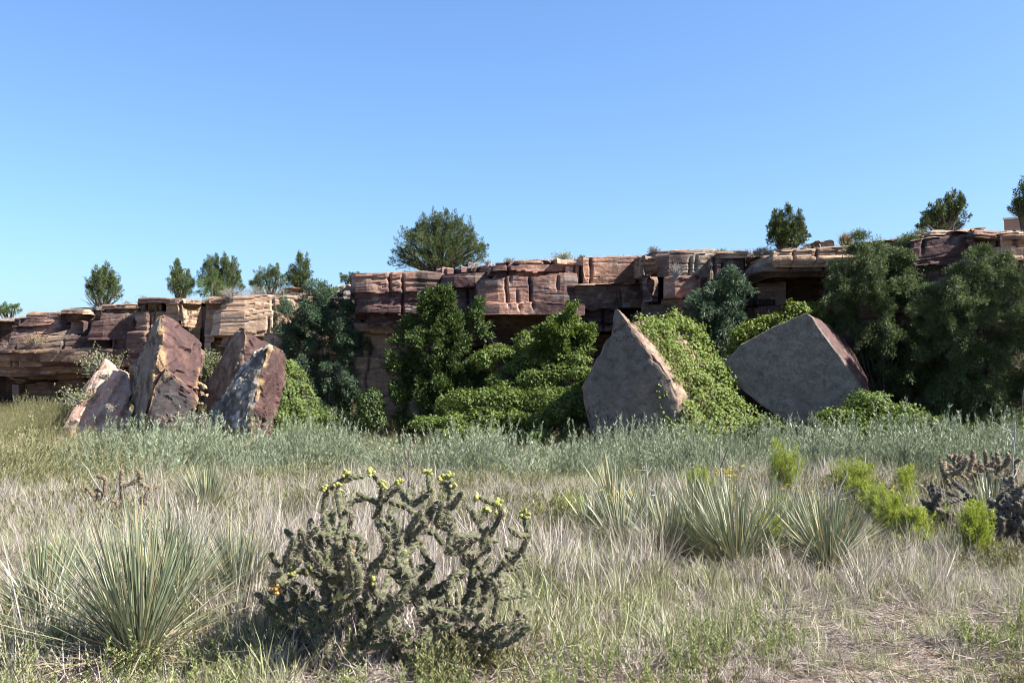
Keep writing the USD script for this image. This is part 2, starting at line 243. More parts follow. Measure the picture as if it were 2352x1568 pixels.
    for _ in range(cracks):
        x0 = rng.uniform(-w / 2, w / 2) + xc; wob = 0.25 * (fbm(xyz(z * .8, x0, 0), 3, seed + 8) - .5); z0, z1 = sorted(rng.uniform(zb, max(zl, zr), 2))
        ins = ins + 0.22 * np.exp(-((X - x0 - wob) / (st * 0.9)) ** 2) * sm(z0 - .3, z0 + .2, z) * sm(z1 + .4, z1, z) * (np.abs(n[:, 1]) > .5)[None]
    vx = s[None, :, 0] - n[None, :, 0] * ins + .18 * (fbm(xyz(z * .75, X * .5, seed), 3, seed + 9) - .5); vy = s[None, :, 1] - n[None, :, 1] * ins
    # colours that belong to the stone: bedding, desert varnish, water stains
    col = base * (1 + 0.16 * shade[idx])[..., None]
    col = mixc(col, PALE, 0.35 * sm(.5, .75, fbm(xyz(X * .5, Y * .5, zz * 2.2), 3, seed + 11)) * (shade[idx] > .1))
    col = mixc(col, OCHRE, ochre * 2.2 * sm(.55, .75, fbm(q * .9, 3, seed + 12)))
    vm = fbm(q * [.7, .7, .5] + 7, 4, seed + 13); col = mixc(col, VARN, np.clip(sm(.62 - var * .5, .74 - var * .3, vm), 0, 1) * min(1, .55 + var))
    sk = fbm(xyz(X * 1.6, Y * 1.6, z * .18), 3, seed + 14); col = mixc(col, BLACK, np.clip(sm(.70 - streak * .3, .80 - streak * .15, sk) * sm(0.0, 1.0, tt)[:, None] ** .7, 0, 1) * .85)
    col = mixc(col, np.array([.33, .32, .29]), .35 * sm(.6, .75, fbm(q * 3, 3, seed + 15)))
    # top: rings that close inward
    V = [xyz(vx, vy, z)]; C = [col]
    ctr = np.array([0, thick * .5]); last = V[0][-1]
    for sc, dz in ((.93, .03), (.75, .05), (.4, .05), (.02, .04)):
        r = last.copy(); r[:, :2] = ctr + (last[:, :2] - ctr) * sc; r[:, 2] = last[:, 2] + dz + 0.08 * (fbm(xyz((r[:, 0] + xc) * 1.8, r[:, 1] * 1.8, seed), 3, seed + 20) - .5)
        V.append(r[None]); C.append(mixc(np.broadcast_to(TAN, (1, len(r), 3)), BROWN, fbm(r * 1.5, 2, seed + 21)[None]))
    V = np.concatenate(V).reshape(-1, 3); C = np.concatenate(C).reshape(-1, 3)
    cy, sy = math.cos(yaw), math.sin(yaw)
    P = np.stack([xc + V[:, 0] * cy - V[:, 1] * sy, yc + V[:, 0] * sy + V[:, 1] * cy, V[:, 2]], 1)
    put(name, P, grid_faces(nz + 5, len(s), True), M_ROCK, cliff, tint=np.clip(C, .01, .8))
B = rock_block
lay = dict(layer=.085, thin=(.06, .26), facet=.15); smooth = dict(layer=.03, thin=(.2, .6), facet=.13, cracks=1); low = dict(layer=.06, thin=(.12, .5), facet=.15, base=BROWN, streak=.2, thick=4.0, cracks=1)
B(-900, -425, 57.5, 770, 965, 754, seed=1, **lay); B(-420, -118, 56.5, 752, 965, 744, seed=2, **lay)
B(-115, 26, 54.3, 742, 965, 736, seed=3, lean=.55, base=BROWN, var=.6, streak=.5, **lay)
B(29, 243, 53.4, 732, 805, 705, seed=4, lean=.55, base=PINK * 1.2, yaw=.1, var=.55, streak=.6, tilt=.05, **lay)
B(22, 247, 51.6, 775, 842, 738, seed=5, lean=.35, base=BROWN, var=.7, streak=.75, tilt=-.08, under=.1, bulge=.05, yaw=.06, round_top=.05, **lay)
B(10, 262, 52.9, 818, 985, 800, seed=6, under=-.2, var=.3, **low)
B(247, 333, 52.0, 706, 782, 696, seed=7, lean=.55, yaw=.14, base=TAN * 1.2, var=.4, ochre=.3, **lay)
B(251, 322, 50.8, 776, 842, 780, seed=8, base=PINK, under=.4, var=.3, **smooth)
B(240, 345, 53.0, 835, 985, seed=9, **low)
B(339, 368, 51.0, 696, 985, 692, seed=10, lean=.55, yaw=.1, base=TAN * 1.1, var=.45, under=.2, **lay)
B(371, 458, 49.6, 692, 985, 686, seed=11, lean=.55, yaw=.14, base=TAN * 1.3, ochre=.4, var=.15, **lay)
B(467, 562, 47.6, 687, 812, 684, seed=12, lean=.4, base=TAN * 1.15, yaw=.18, layer=.12, tilt=-.16, var=.25, facet=.12)
B(564, 662, 47.2, 683, 812, 680, seed=13, lean=.4, base=TAN * 1.25, yaw=.22, layer=.12, tilt=-.22, var=.15, facet=.14)
B(464, 672, 47.9, 806, 985, seed=14, **low)
B(664, 746, 46.6, 666, 985, 658, seed=15, lean=.4, base=TAN, var=.2, under=.3, **lay); B(748, 830, 45.5, 658, 985, 650, seed=16, lean=.4, base=PALE * .85, var=.15, under=.3, **lay)
B(842, 983, 40.4, 631, 750, 626, seed=17, base=PINK * 1.25, var=.42, streak=.5, yaw=.16, under=.05, layer=.11, thin=(.05, .16), facet=.05, tilt=.04, round_top=.03)
B(836, 986, 41.5, 744, 990, seed=18, base=TAN * .95, var=.12, streak=.15, layer=.05, thin=(.3, .7), facet=.12, under=-.2, yaw=.1)
B(978, 1014, 41.7, 630, 990, seed=19, base=BROWN, var=.7, streak=.5, **lay)
B(1000, 1046, 40.7, 616, 756, 613, seed=20, base=PINK, var=.75, yaw=.1, **smooth); B(1042, 1096, 40.5, 614, 766, 611, seed=21, base=BROWN, var=.95, streak=.45, yaw=-.05, **smooth)
B(1000, 1096, 42.3, 745, 990, seed=22, **low)
B(1086, 1142, 41.9, 622, 990, 610, seed=23, base=BROWN, var=.8, streak=.7, **lay)
B(1137, 1294, 38.4, 603, 726, 598, seed=24, base=PINK * [1.3, 1.2, 1.18], var=.48, lean=.1, yaw=.13, ochre=.3, streak=.3, under=.1, layer=.03, thin=(.2, .6), facet=.14, cracks=5)
B(1130, 1302, 40.4, 722, 990, seed=26, **low)
B(1299, 1338, 38.2, 596, 668, 592, seed=27, base=PINK * 1.5, var=.2, yaw=.2, under=.15, **smooth)
B(1336, 1474, 38.4, 591, 666, 586, seed=28, base=PINK * [1.5, 1.42, 1.32], var=.12, yaw=.22, under=.12, streak=.08, **smooth)
B(1300, 1476, 39.4, 660, 712, seed=29, base=BROWN, var=.5, layer=.12, facet=.14, yaw=.08)
B(1317, 1424, 37.9, 702, 760, 692, seed=30, base=BROWN, var=.5, under=.2, yaw=-.1, **lay)
B(1296, 1482, 39.8, 735, 990, seed=31, **low)
B(1476, 1519, 36.6, 588, 692, 586, seed=32, base=TAN * .9, var=.45, under=.25, yaw=.05, layer=.12)
B(1474, 1524, 37.6, 688, 990, seed=33, **low)
B(1523, 1629, 37.6, 580, 640, 575, seed=34, yaw=.15, base=PALE * .9, var=.3, **lay)
B(1526, 1642, 36.4, 633, 705, 631, seed=35, yaw=.12, base=PINK * 1.4, var=.3, under=.3, **smooth)
B(1518, 1645, 37.6, 700, 990, seed=36, **low)
B(1631, 1713, 36.4, 588, 690, 582, seed=37, base=PALE * .8, var=.5, streak=.45, under=.3, **lay); B(1628, 1716, 37.2, 688, 990, seed=38, **low)
B(1708, 1776, 37.4, 584, 990, 580, seed=39, base=BROWN * .6, var=.9, streak=1.2, **lay)
B(1773, 1966, 33.6, 577, 612, 566, seed=40, base=TAN * .95, var=.1, streak=.1, under=.2, layer=.12, thin=(.1, .22), facet=.06, thick=4.0)
B(1768, 1968, 34.5, 609, 636, seed=41, base=BROWN, var=.3, streak=.4, layer=.1, thick=4.0, under=.5)
B(1750, 1980, 36.0, 628, 990, seed=42, base=BROWN * [1.1, .98, .95], var=.12, streak=.15, layer=.05, thin=(.3, .7), facet=.12, under=-.4)
B(1966, 2098, 34.4, 562, 990, 548, seed=43, base=TAN, var=.4, streak=.4, **lay)
B(2092, 2240, 31.8, 549, 700, 530, seed=44, base=BROWN, var=.7, streak=.6, yaw=-.14, under=.5, tilt=-.1, **lay)
B(2080, 2300, 33.0, 690, 990, seed=45, **low)
B(2240, 2296, 31.2, 527, 606, 530, seed=46, base=PINK * .9, var=.6, bulge=.2, yaw=-.1, **lay); B(2236, 2300, 32, 600, 700, seed=47, **low)
B(2298, 2430, 31.0, 536, 990, 530, seed=48, base=TAN, var=.4, streak=.4, **lay)
B(2432, 2740, 30.6, 530, 990, 520, seed=49, base=TAN, var=.4, **lay); B(2745, 3400, 30, 520, 990, 505, seed=50, step=.12, base=TAN, var=.4, **lay)
# loose ledge slabs lying on the rim
for i, (a, b, D, t, bt) in enumerate([(60, 140, 53.0, 716, 731), (150, 200, 52.6, 710, 720), (255, 305, 51.5, 700, 709), (350, 420, 50.2, 686, 697), (470, 540, 47.2, 680, 691), (580, 640, 46.9, 676, 690), (850, 900, 40.6, 626, 634), (905, 980, 40.5, 620, 630), (1190, 1240, 38.4, 596, 605), (1535, 1590, 37.2, 572, 582), (1590, 1628, 37, 570, 580), (1640, 1720, 36, 577, 590),
                                   (1800, 1880, 33.9, 568, 579), (1880, 1925, 35.5, 552, 566), (2100, 2200, 32, 538, 551), (2140, 2230, 32.2, 529, 540), (2243, 2288, 31.5, 521, 531), (2300, 2350, 31.4, 527, 540), (2310, 2352, 31.1, 540, 552)]):
    B(a, b, D + (.75 if a < 700 else .3), t + 2, bt + 2, seed=70 + i, base=TAN * 1.05, var=.4, streak=.3, layer=.14, thin=(.04, .12), facet=.05, thick=1.5, cracks=0, yaw=.1 * math.sin(i * 2.1), name='ledge_slab')
# the solid rock behind the joints
cx_ = np.arange(-62, 42, .5); ch = np.linspace(0, 1, 10); X, T = np.meshgrid(cx_, ch); Z = -1.5 + (rim_z(X) - .15 + 1.5) * T
core = xyz(X, rim_y(X) + 2.2 + .5 * (fbm(xyz(X * .6, T * 3), 3, 77) - .5), Z).reshape(-1, 3)
core = np.vstack([core, core[-len(cx_):] + [0, 3, 0.0]])
put('cliff_core', core, grid_faces(11, len(cx_)), M_ROCK, cliff, tint=np.tile(BROWN * .6, (len(core), 1)))

# ------------------------------------------------------------------ fallen boulders
def boulder(name, hulls, sides, label, seed=0, res=0.085, amp=0.08, edge=OCHRE, edge_amt=.7, speck=0.0, cat='boulder', group=None, strata=None, chips=0.045, step=.10, facet=.09, mottle=None):
    """hulls: lists of (px, py, D); sides: (direction, colour, colour2) per kind of face"""
    m = None
    for h in hulls:
        k = m3.Manifold.hull_points(np.array([U(*q) for q in h], np.float32)); m = k if m is None else m + k
    m = m.refine_to_length(res); mm = m.to_mesh(); v = np.array(mm.vert_properties[:, :3], float); f = np.array(mm.tri_verts)
    n = vnormals(v, f); fn = nrm(np.cross(v[f[:, 1]] - v[f[:, 0]], v[f[:, 2]] - v[f[:, 0]]))
    sharp = np.ones(len(v))                                       # how well the facets round a vertex agree: low on an edge
    for k in range(3): np.minimum.at(sharp, f[:, k], (fn * n[f[:, k]]).sum(1))
    import scipy.sparse as sp
    A = sp.coo_matrix((np.ones(len(f) * 6), (f[:, [0, 1, 2, 1, 2, 0]].ravel(), f[:, [1, 2, 0, 0, 1, 2]].ravel())), shape=(len(v),) * 2).tocsr(); A.data[:] = 1; deg = np.maximum(np.asarray(A.sum(1)).ravel(), 1)
    e = (sharp < .93).astype(float); near = e.copy()
    for _ in range(3): near = np.maximum(near, .75 * (A @ near) / deg * 1.6); near = np.clip(near, 0, 1)
    dd = fbm(v * .8 + seed * 5, 3, seed) - .5; d = min(.05, amp) * (fbm(v * 2.2 + 40, 3, seed + 12) - .5) + amp * 1.6 * dd + amp * .9 * (np.round((fbm(v * 1.3 + 9, 2, seed + 1)) * 7) / 7 - .5) + .05 * (fbm(v * 4, 3, seed + 2) - .5)
    from scipy.spatial import cKDTree
    rk = np.random.default_rng(seed + 70); lo, hi = v.min(0), v.max(0); ns = int(np.prod(hi - lo) * 5) + 12; sd = rk.uniform(lo - .2, hi + .2, (ns, 3)); qv = v + .25 * (fbm(v * 1.8, 3, seed + 40) - .5)[:, None]; ii = cKDTree(sd).query(qv)[1]
    d = d + facet * (rk.uniform(-.5, .5, ns)[ii] * 1.2 + ((qv - sd[ii]) * rk.normal(size=(ns, 3))[ii]).sum(1) * .5)
    if strata is not None:
        t = v @ nrm(strata) * 3.2 + .4 * (fbm(v * .5, 2, seed + 3) - .5); d = d + step * (meshkit.noise(np.stack([np.floor(t), np.zeros_like(t), np.zeros_like(t)], 1) * 1.7, seed + 4) - .5)
    d = d - chips * 2.2 * near * sm(.42, .62, fbm(v * 2.3 + 3, 3, seed + 5)) - .03 * near
    v = v + n * d[:, None]
    dirs = nrm(np.array([s[0] for s in sides])); jit = n + .18 * (fbm(v * 1.7, 3, seed + 6) - .5)[:, None]
    w = np.argmax(jit @ dirs.T, 1); c1 = np.array([s[1] for s in sides])[w]; c2 = np.array([s[2] for s in sides])[w]
    t = .4 * fbm(v * [1.4, 1.4, .9] + 11, 4, seed + 7) + .6 * fbm(v * 5.5 + 5, 3, seed + 17); col = mixc(c1, c2, sm(.50, .64, t))
    fl = fbm(v * 5.5, 3, seed + 8); col = mixc(col, c2, .6 * sm(.6, .7, fl))
    if strata is not None:
        t = v @ nrm(strata) * 4.5 + .5 * (fbm(v * .7, 3, seed + 3) - .5); r = np.random.default_rng(seed + 50).uniform(.7, 1.25, 4000); col = col * r[(np.floor(t).astype(int)) % 4000][:, None]
    if edge_amt: col = mixc(col, edge, edge_amt * np.clip(near, 0, 1) * sm(.40, .58, fbm(v * 1.9 + 1, 3, seed + 9)))
    if speck: col = mixc(col, BLACK * 1.6, speck * sm(.62, .70, fbm(v * 9.5, 2, seed + 10)) * sm(.4, .6, fbm(v * 1.1, 2, seed + 30)))
    return put(name, v, f, M_BOULDER, tint=np.clip(col, .01, .8), label=label, cat=cat, group=group)
LF, RT, UPD, FR, BK = (-.8, -.6, 0), (.8, -.45, .4), (0, -.1, 1), (-.1, -1, 0), (0, 1, 0)
V2 = np.array([.115, .060, .046]); GREY = np.array([.150, .129, .102]); GREYP = np.array([.40, .38, .35]); OLV = np.array([.185, .135, .092])
boulder('boulder', [[(244, 830, 41), (290, 855, 40.6), (297, 884, 39.6), (305, 914, 39), (304, 932, 38.6), (288, 1000, 36.8), (240, 1070, 36), (160, 1070, 37), (155, 984, 38.5), (186, 922, 40), (222, 866, 41), (250, 870, 43), (300, 950, 42), (180, 1060, 41)]],
        [((.1, -.6, .8), PINK * 1.7, PALE * 1.1), (LF, PINK * 1.5, PALE), (RT, PALE, PINK * 1.5), (BK, TAN, TAN)], 'pinkish striped sandstone slab leaning at the far left under the overhang', 1, strata=(.9, .25, -.4), edge=PALE, step=.34)
boulder('boulder', [[(310, 880, 39.8), (321, 886, 39.6), (310, 932, 39.0), (300, 922, 39.0), (299, 905, 39.6), (325, 900, 40.5), (312, 935, 40.3)]], [(LF, PINK, PINK * .8), (RT, PINK * 1.2, OCHRE), (UPD, PALE, TAN)], 'narrow reddish wedge of rock between the striped slab and the tall boulder', 2, res=.07, amp=.03)
boulder('boulder', [[(371, 716, 38.4), (412, 745, 38.9), (469, 787, 39.4), (467, 815, 39.2), (448, 850, 38.2), (450, 904, 37.6), (440, 950, 37.4), (376, 860, 36.6), (361, 770, 37.4), (374, 777, 37.0), (354, 894, 36.4), (330, 955, 36.0), (316, 1050, 36.2), (300, 1050, 38.6), (309, 849, 39.6), (334, 773, 40.0), (366, 724, 40), (400, 1050, 40.6), (445, 1000, 39.8)]],
        [(LF, OLV, OLV * 1.25), ((.62, -.6, .5), VARN, V2), (UPD, VARN, V2), (BK, BROWN, TAN), ((.2, -.5, -.8), BROWN, VARN)], 'tall upright boulder with a broad purple varnished right face, largest of the left group', 3, edge=OCHRE * 1.05, edge_amt=.75, strata=(.62, -.6, .5), step=.07, facet=.11)
boulder('boulder', [[(378, 842, 36.3), (396, 856, 36.0), (455, 905, 36.8), (456, 925, 36.6), (440, 945, 36.5), (390, 1000, 35.9), (360, 1050, 35.6), (338, 960, 35.6), (352, 890, 35.9), (375, 850, 37.6), (450, 940, 38.2), (360, 1050, 37.6)]],
        [(LF, OLV, BROWN), ((.5, -.35, .8), VARN, V2), ((.3, -.9, -.3), BLACK * 1.8, VARN * .7), (BK, BROWN, TAN)], 'lower broken block with a black underside at the foot of the tall purple boulder', 4, edge_amt=.6)
boulder('boulder', [[(549, 746, 38.0), (562, 752, 37.7), (626, 787, 38.6), (588, 806, 37.6), (560, 850, 37.0), (534, 784, 38.8), (508, 836, 39.0), (477, 880, 38.8), (473, 930, 38.0), (480, 1050, 37.0), (560, 1050, 37), (620, 1050, 39.5), (600, 820, 40), (500, 1000, 40.2)]],
        [(LF, BROWN * 1.05, OLV), (RT, VARN, V2), (UPD, VARN, V2), (BK, BROWN, TAN)], 'brown wedge shaped boulder standing behind the mottled grey and purple boulder', 5, edge_amt=.7, strata=(.8, -.45, .4), step=.06)
boulder('boulder', [[(627, 786, 35.6), (657, 804, 36.6), (655, 830, 36.7), (648, 880, 36.4), (632, 960, 35.8), (627, 1050, 35.6), (585, 804, 35.8), (564, 831, 35.9), (522, 885, 35.9), (494, 934, 35.7), (474, 1003, 35.2), (465, 1050, 35.0), (624, 792, 35.0), (604, 840, 34.6), (589, 924, 34.2), (566, 1050, 33.8), (600, 820, 38), (520, 950, 38.4), (620, 1000, 38.2)]],
        [((-.55, -.8, .25), GREY * .8, GREYP * .95), ((.75, -.55, .2), VARN, V2), (UPD, GREYP, OCHRE), (BK, BROWN, TAN)], 'leaning boulder mottled grey on its left and purple on its right with an ochre ridge', 6, edge=OCHRE, edge_amt=.9, amp=.12, strata=(.75, -.55, .2), step=.08, facet=.13)
RUB = ['large orange stone at the top left', 'orange stone just below the top right', 'small orange stone on the left edge', 'orange stone in the middle', 'small orange stone right of the middle', 'large orange stone second from the bottom', 'lowest small orange stone', 'small orange stone at the top right']
for i, (px, py, r, D) in enumerate([(459, 880, 12, 38.0), (470, 892, 11, 37.8), (452, 893, 9, 37.6), (462, 905, 10, 37.4), (474, 908, 8, 37.6), (459, 927, 11, 37.0), (447, 938, 8, 36.8), (470, 876, 9, 38.4)]):
    rg = np.random.default_rng(i + 900); pts = [(px + a * r * rg.uniform(.6, 1.2), py + b * r * .8 * rg.uniform(.6, 1.2), D + c * r / F * D) for a, b, c in nrm(rg.normal(size=(12, 3)))]
    boulder('rubble_stone', [pts], [(FR, TAN, BROWN), (RT, OCHRE, PALE), (UPD, PALE, OCHRE)], RUB[i] + ' of the rubble between the purple boulders', 20 + i, res=.05, amp=.02, chips=.02, cat='stone', group='rubble between the purple boulders')
E_FRONT = [(1412, 709, 29.4), (1418, 709, 29.2), (1428, 748, 29.6), (1384, 791, 30.0), (1365, 832, 30.2), (1335, 888, 30.4), (1341, 924, 30.3), (1358, 977, 30.0), (1370, 1060, 29.8)]
boulder('boulder', [[(1334, 888, 30.4), (1366, 830, 30.3), (1386, 789, 30.2), (1427, 748, 29.9), (1441, 742, 29.7), (1495, 805, 29.1), (1500, 828, 29.0), (1540, 872, 28.9), (1565, 940, 28.8), (1585, 1050, 28.7), (1372, 1060, 29.8), (1341, 925, 30.3), (1480, 735, 33), (1560, 760, 33.4), (1680, 900, 33), (1740, 1050, 32), (1400, 1060, 34), (1400, 850, 33.5)],
                    [(1411, 709, 30.1), (1418, 708, 30.0), (1428, 747, 29.9), (1442, 742, 29.7), (1496, 806, 29.1), (1480, 850, 29.2), (1400, 800, 30.1), (1470, 780, 31.2), (1440, 730, 30.9), (1420, 715, 30.6)]],
        [((-.35, -.95, 0), GREY * .86, GREY * .62), ((.7, -.2, .65), BROWN, TAN), (BK, BROWN, TAN)], 'tall pointed grey boulder draped with bright green vines on its right side', 7, speck=.85, res=.06, edge=PINK, edge_amt=.5, amp=.05, chips=.04, facet=.012)
boulder('boulder', [[(1853, 717, 30.464), (1866, 727, 30.401), (1905, 786, 30.212), (1941, 847, 30.038), (1978, 884, 29.858), (1990, 908, 29.800), (1962, 916, 29.936), (1889, 948, 30.290), (1825, 984, 30.600), (1808, 968, 30.682), (1740, 924, 31.012), (1680, 876, 31.303), (1661, 831, 31.395), (1696, 792, 31.225), (1780, 747, 30.818),
                     (1914, 752, 32.4), (1962, 807, 32.0), (1993, 867, 31.6), (1997, 912, 31.2), (1900, 960, 32.5), (1830, 990, 33), (1720, 880, 34), (1760, 780, 34), (1880, 740, 34)]],
        [((-.3, -.95, -.1), GREY * 1.08, GREY * .85), ((.8, -.2, .6), VARN * 1.1, V2 * 1.2), (UPD, TAN, GREY), (BK, BROWN, TAN)], 'diamond shaped grey boulder balanced on one corner with a purple lit right edge', 8, edge=GREYP, edge_amt=.35, speck=.25, amp=.02, chips=.03, facet=.006)
# stones in the grass
for i, (px, py, r, lab) in enumerate([(728, 1490, 34, 'pale rounded rock under the left side of the large cholla cactus'), (1555, 1405, 40, 'flat pinkish stone half buried in the grass at bottom centre right'), (1800, 1500, 30, 'flat pinkish stone in the grass lower right of centre'), (1610, 1372, 20, 'small flat pink stone just behind the larger flat pink stone'),
                                      (1372, 1440, 22, 'small pinkish stone in the grass right of the large cholla'), (1905, 1600, 26, 'pinkish stone near the bottom edge right of centre'), (1680, 1450, 16, 'smallest pinkish stone in the grass below the yuccas'), (1920, 1545, 18, 'small pale stone above the pinkish stone at the bottom edge')]):
    g = G(px, py); D = g[1]; rg = np.random.default_rng(i + 700); m = m3.Manifold.hull_points((g + nrm(rg.normal(size=(26, 3))) * [r / F * D * 1.2, r / F * D, r / F * D * (.75 if i == 0 else .3)]).astype(np.float32)).refine_to_length(.03)
    mm = m.to_mesh(); v = np.array(mm.vert_properties[:, :3], float); f = np.array(mm.tri_verts); n = vnormals(v, f); v = v + n * (.03 * (fbm(v * 6, 3, i) - .5))[:, None]
    put('field_stone', v, f, M_BOULDER, tint=mixc(np.tile(PALE if i == 0 else PINK * 1.25, (len(v), 1)), PALE, sm(.4, .6, fbm(v * 5, 3, i))), label=lab, cat='stone', normals=vnormals(v, f))

# ------------------------------------------------------------------ adobe building on the mesa
D = 48.0; c0 = U(2306, 502, D)
bld = thing('adobe_building', 'low flat roofed brown adobe building on the mesa at the right edge', 'building')
def box(x0, x1, y0, y1, z0, z1):
    v = np.array([[x, y, z] for z in (z0, z1) for y in (y0, y1) for x in (x0, x1)], float); q = np.array([[0, 2, 3, 1], [4, 5, 7, 6], [0, 1, 5, 4], [2, 6, 7, 3], [0, 4, 6, 2], [1, 3, 7, 5]])
    return v, np.vstack([q[:, [0, 1, 2]], q[:, [0, 2, 3]]])
def bput(name, b, mat, rz=-.62, **k):
    v = b[0].copy(); c, s = math.cos(rz), math.sin(rz); v = np.stack([v[:, 0] * c - v[:, 1] * s, v[:, 0] * s + v[:, 1] * c, v[:, 2]], 1) + c0; return put(name, v, b[1], mat, bld, **k)
bput('wall', box(0, 7, 0, 14, -4, -.06), M_ADOBE); bput('roof', box(-.05, 7.05, -.05, 14.05, -.06, .03), M_TRIM)
bput('chimney', box(2.3, 5.2, 2, 4, .03, .55), M_ADOBE); bput('vent', box(1.2, 1.5, -.03, .1, -.42, -.25), M_VENT); bput('vent', box(2.2, 2.7, -.03, .1, -.85, -.68), M_VENT)

# ------------------------------------------------------------------ foliage
def clump_crown(rng, centers, sig, n, L, W, out=None, up=.8, jit=.6, aniso=(1, 1, 1.3), mid=None):
    """leaf sprigs in clumps round given centres"""
    centers = np.asarray(centers); k = len(centers); sig = np.broadcast_to(sig, k); idx = np.repeat(np.arange(k), n)
    off = rng.normal(size=(len(idx), 3)) * np.array(aniso); rr = np.linalg.norm(off, axis=1, keepdims=True); off = off / np.maximum(rr, 1e-6) * np.minimum(rr, 1.9)
    p = centers[idx] + off * sig[idx][:, None]
    o = p - (centers.mean(0) if mid is None else mid); o[:, 2] *= .5
    ax = nrm(nrm(o) * .5 + nrm(off) * .5 + np.array([0, 0, up]) + jit * rng.normal(size=p.shape))
    return leaves(p, ax, nrm(rng.normal(size=p.shape) + o * .4 + [0, 0, .4]), L * rng.uniform(.6, 1.3, len(p)), W * rng.uniform(.7, 1.2, len(p)))
def plumes(rng, start, axis, length, n, sig, L, W, jit=.5, taper=.8, curl=0.0):
    """pointed tufts of leaves: each runs from start along axis and narrows to its tip"""
    start = np.asarray(start, float); k = len(start); axis = nrm(axis); length = np.broadcast_to(length, k); sig = np.broadcast_to(sig, k); i = np.repeat(np.arange(k), n); t = rng.uniform(0, 1, len(i)) ** .85
    o = rng.normal(size=(len(i), 3)); r = np.linalg.norm(o, axis=1, keepdims=True); o = o / np.maximum(r, 1e-6) * np.minimum(r, 1.7)
    p = start[i] + axis[i] * (length[i] * t)[:, None] + o * (sig[i] * (1 - taper * t))[:, None] + np.array([0, 0, curl]) * (length[i] * t * t)[:, None]
    return leaves(p, axis[i] + np.array([0, 0, curl]) * t[:, None] + nrm(o) * .45 + jit * rng.normal(size=p.shape), nrm(rng.normal(size=p.shape) + o * .5 + [0, 0, .3]), L * rng.uniform(.6, 1.3, len(i)), W * rng.uniform(.7, 1.2, len(i)))
def spire_centers(rng, c, r, h, k, power=1.0, shell=.55):
    """clump centres in a spindle shaped envelope standing on c"""
    t = rng.uniform(.02, 1, k) ** .9; prof = np.clip(np.sin(np.pi * np.clip(t * .80 + .2, 0, 1)) ** power, 0.02, 1); a = rng.uniform(0, 2 * np.pi, k); q = np.sqrt(rng.uniform(shell ** 2, 1, k)) * (.72 + .56 * meshkit.noise(np.stack([np.cos(a) * 1.6 + 7, np.sin(a) * 1.6 + 3, t * h * 1.6 + c[2] * 3 + c[0] * 5], 1), 5))
    return np.stack([c[0] + np.cos(a) * r * prof * q, c[1] + np.sin(a) * r * prof * q, c[2] + t * h], 1)
def limbs(rng, base, tips, r0, bend=.25):
    parts = []
    for t in tips:
        t = np.asarray(t, float); m = base + (t - base) * .5 + rng.normal(size=3) * bend * np.linalg.norm(t - base) * .3
        s = np.linspace(0, 1, 6)[:, None]; parts.append(tube((1 - s) ** 2 * base + 2 * s * (1 - s) * m + s * s * t, np.linspace(r0, r0 * .25, 6), 5))
    return join(parts)
def juniper(px, pyb, back, spires, label, mat=M_JUN, seed=0, n=84, sig=.11, L=.095, W=.030, up=.9, power=.8, dens=1.0, bare=0, group=None, name='juniper_tree', jit=.5):
    """spires: (px centre, py top, half width px, py bottom)"""
    rng = np.random.default_rng(seed + 300); x = (px - CX) / F * 45; D = 45.0
    for _ in range(6): x = (px - CX) / F * D; D = float(rim_y(x)) + back
    base = U(px, pyb, D); base[2] = float(mesa_z(base[0], base[1])) - .1
    t = thing(name, label, 'tree', base, group=group); parts = []; tips = []
    for sx, sy, hw, sb in spires:
        c = U(sx, sb, D + rng.uniform(-.5, .5)) - base; top = U(sx, sy, D) - base; r = hw / F * D; h = top[2] - c[2]
        k = max(5, int(dens * 11 * (r / .35 + .25) * (h / .9 + .3))); cs = spire_centers(rng, c, r * .80, h * .84, k, power); tips += [c * .3 + top * .7] + list(cs[:2])
        o = cs - (c + [0, 0, h * .25]); o[:, 2] *= .4; ln = rng.uniform(.22, .62, k) * min(1.3, .5 + h / 2.2) * sig / .11
        parts.append(plumes(rng, cs - nrm(o) * .05, nrm(o) * (1.25 - .5 * up) + [0, 0, up], ln, int(n * 1.15), sig * 1.15, L, W, jit))
        parts.append(plumes(rng, [c + (top - c) * .62], [top - c], h * .40, 70, min(.14, r * .5), L, W, .35))
    put('trunk', *limbs(rng, np.array([0, 0, 0.]), tips, .07 * max(1, len(spires) ** .3)), M_BARK, t); put('crown', *join(parts), mat, t)
    if bare:
        tw = [tube(np.linspace([-.2, 0, .1], [-rng.uniform(.5, 1.15), rng.uniform(-.3, .3), rng.uniform(.4, 1.7)], 4) + rng.normal(size=(4, 3)) * .05, np.linspace(.02, .006, 4), 4) for _ in range(26)]
        put('bare_branch', *join(tw), M_TWIG, t, label='bare grey branches on the left side')
RT_G = 'junipers on the mesa rim'
juniper(238, 692, 2.2, [(240, 613, 34, 696), (222, 628, 22, 694), (256, 632, 22, 694)], 'rounded juniper with bare grey branches on its left, leftmost tree on the rim', seed=1, bare=1, n=90, group=RT_G, jit=.8)
juniper(416, 682, 2.0, [(405, 598, 15, 684), (432, 626, 14, 682), (418, 640, 22, 684), (398, 630, 10, 670)], 'small two pronged juniper with one tall thin spire on the rim', seed=2, group=RT_G, sig=.10)
juniper(508, 672, 3.6, [(478, 596, 17, 674), (496, 590, 15, 674), (514, 588, 16, 674), (536, 600, 13, 672), (546, 632, 10, 672), (508, 620, 34, 676)], 'grey green juniper of several upright spires behind a bright rounded shrub', seed=3, group=RT_G, sig=.10)
juniper(487, 678, 1.2, [(487, 632, 27, 683)], 'bright green rounded shrub in front of the many spired juniper on the rim', M_JUN2, seed=4, group=RT_G, sig=.10, up=.5, power=.6)
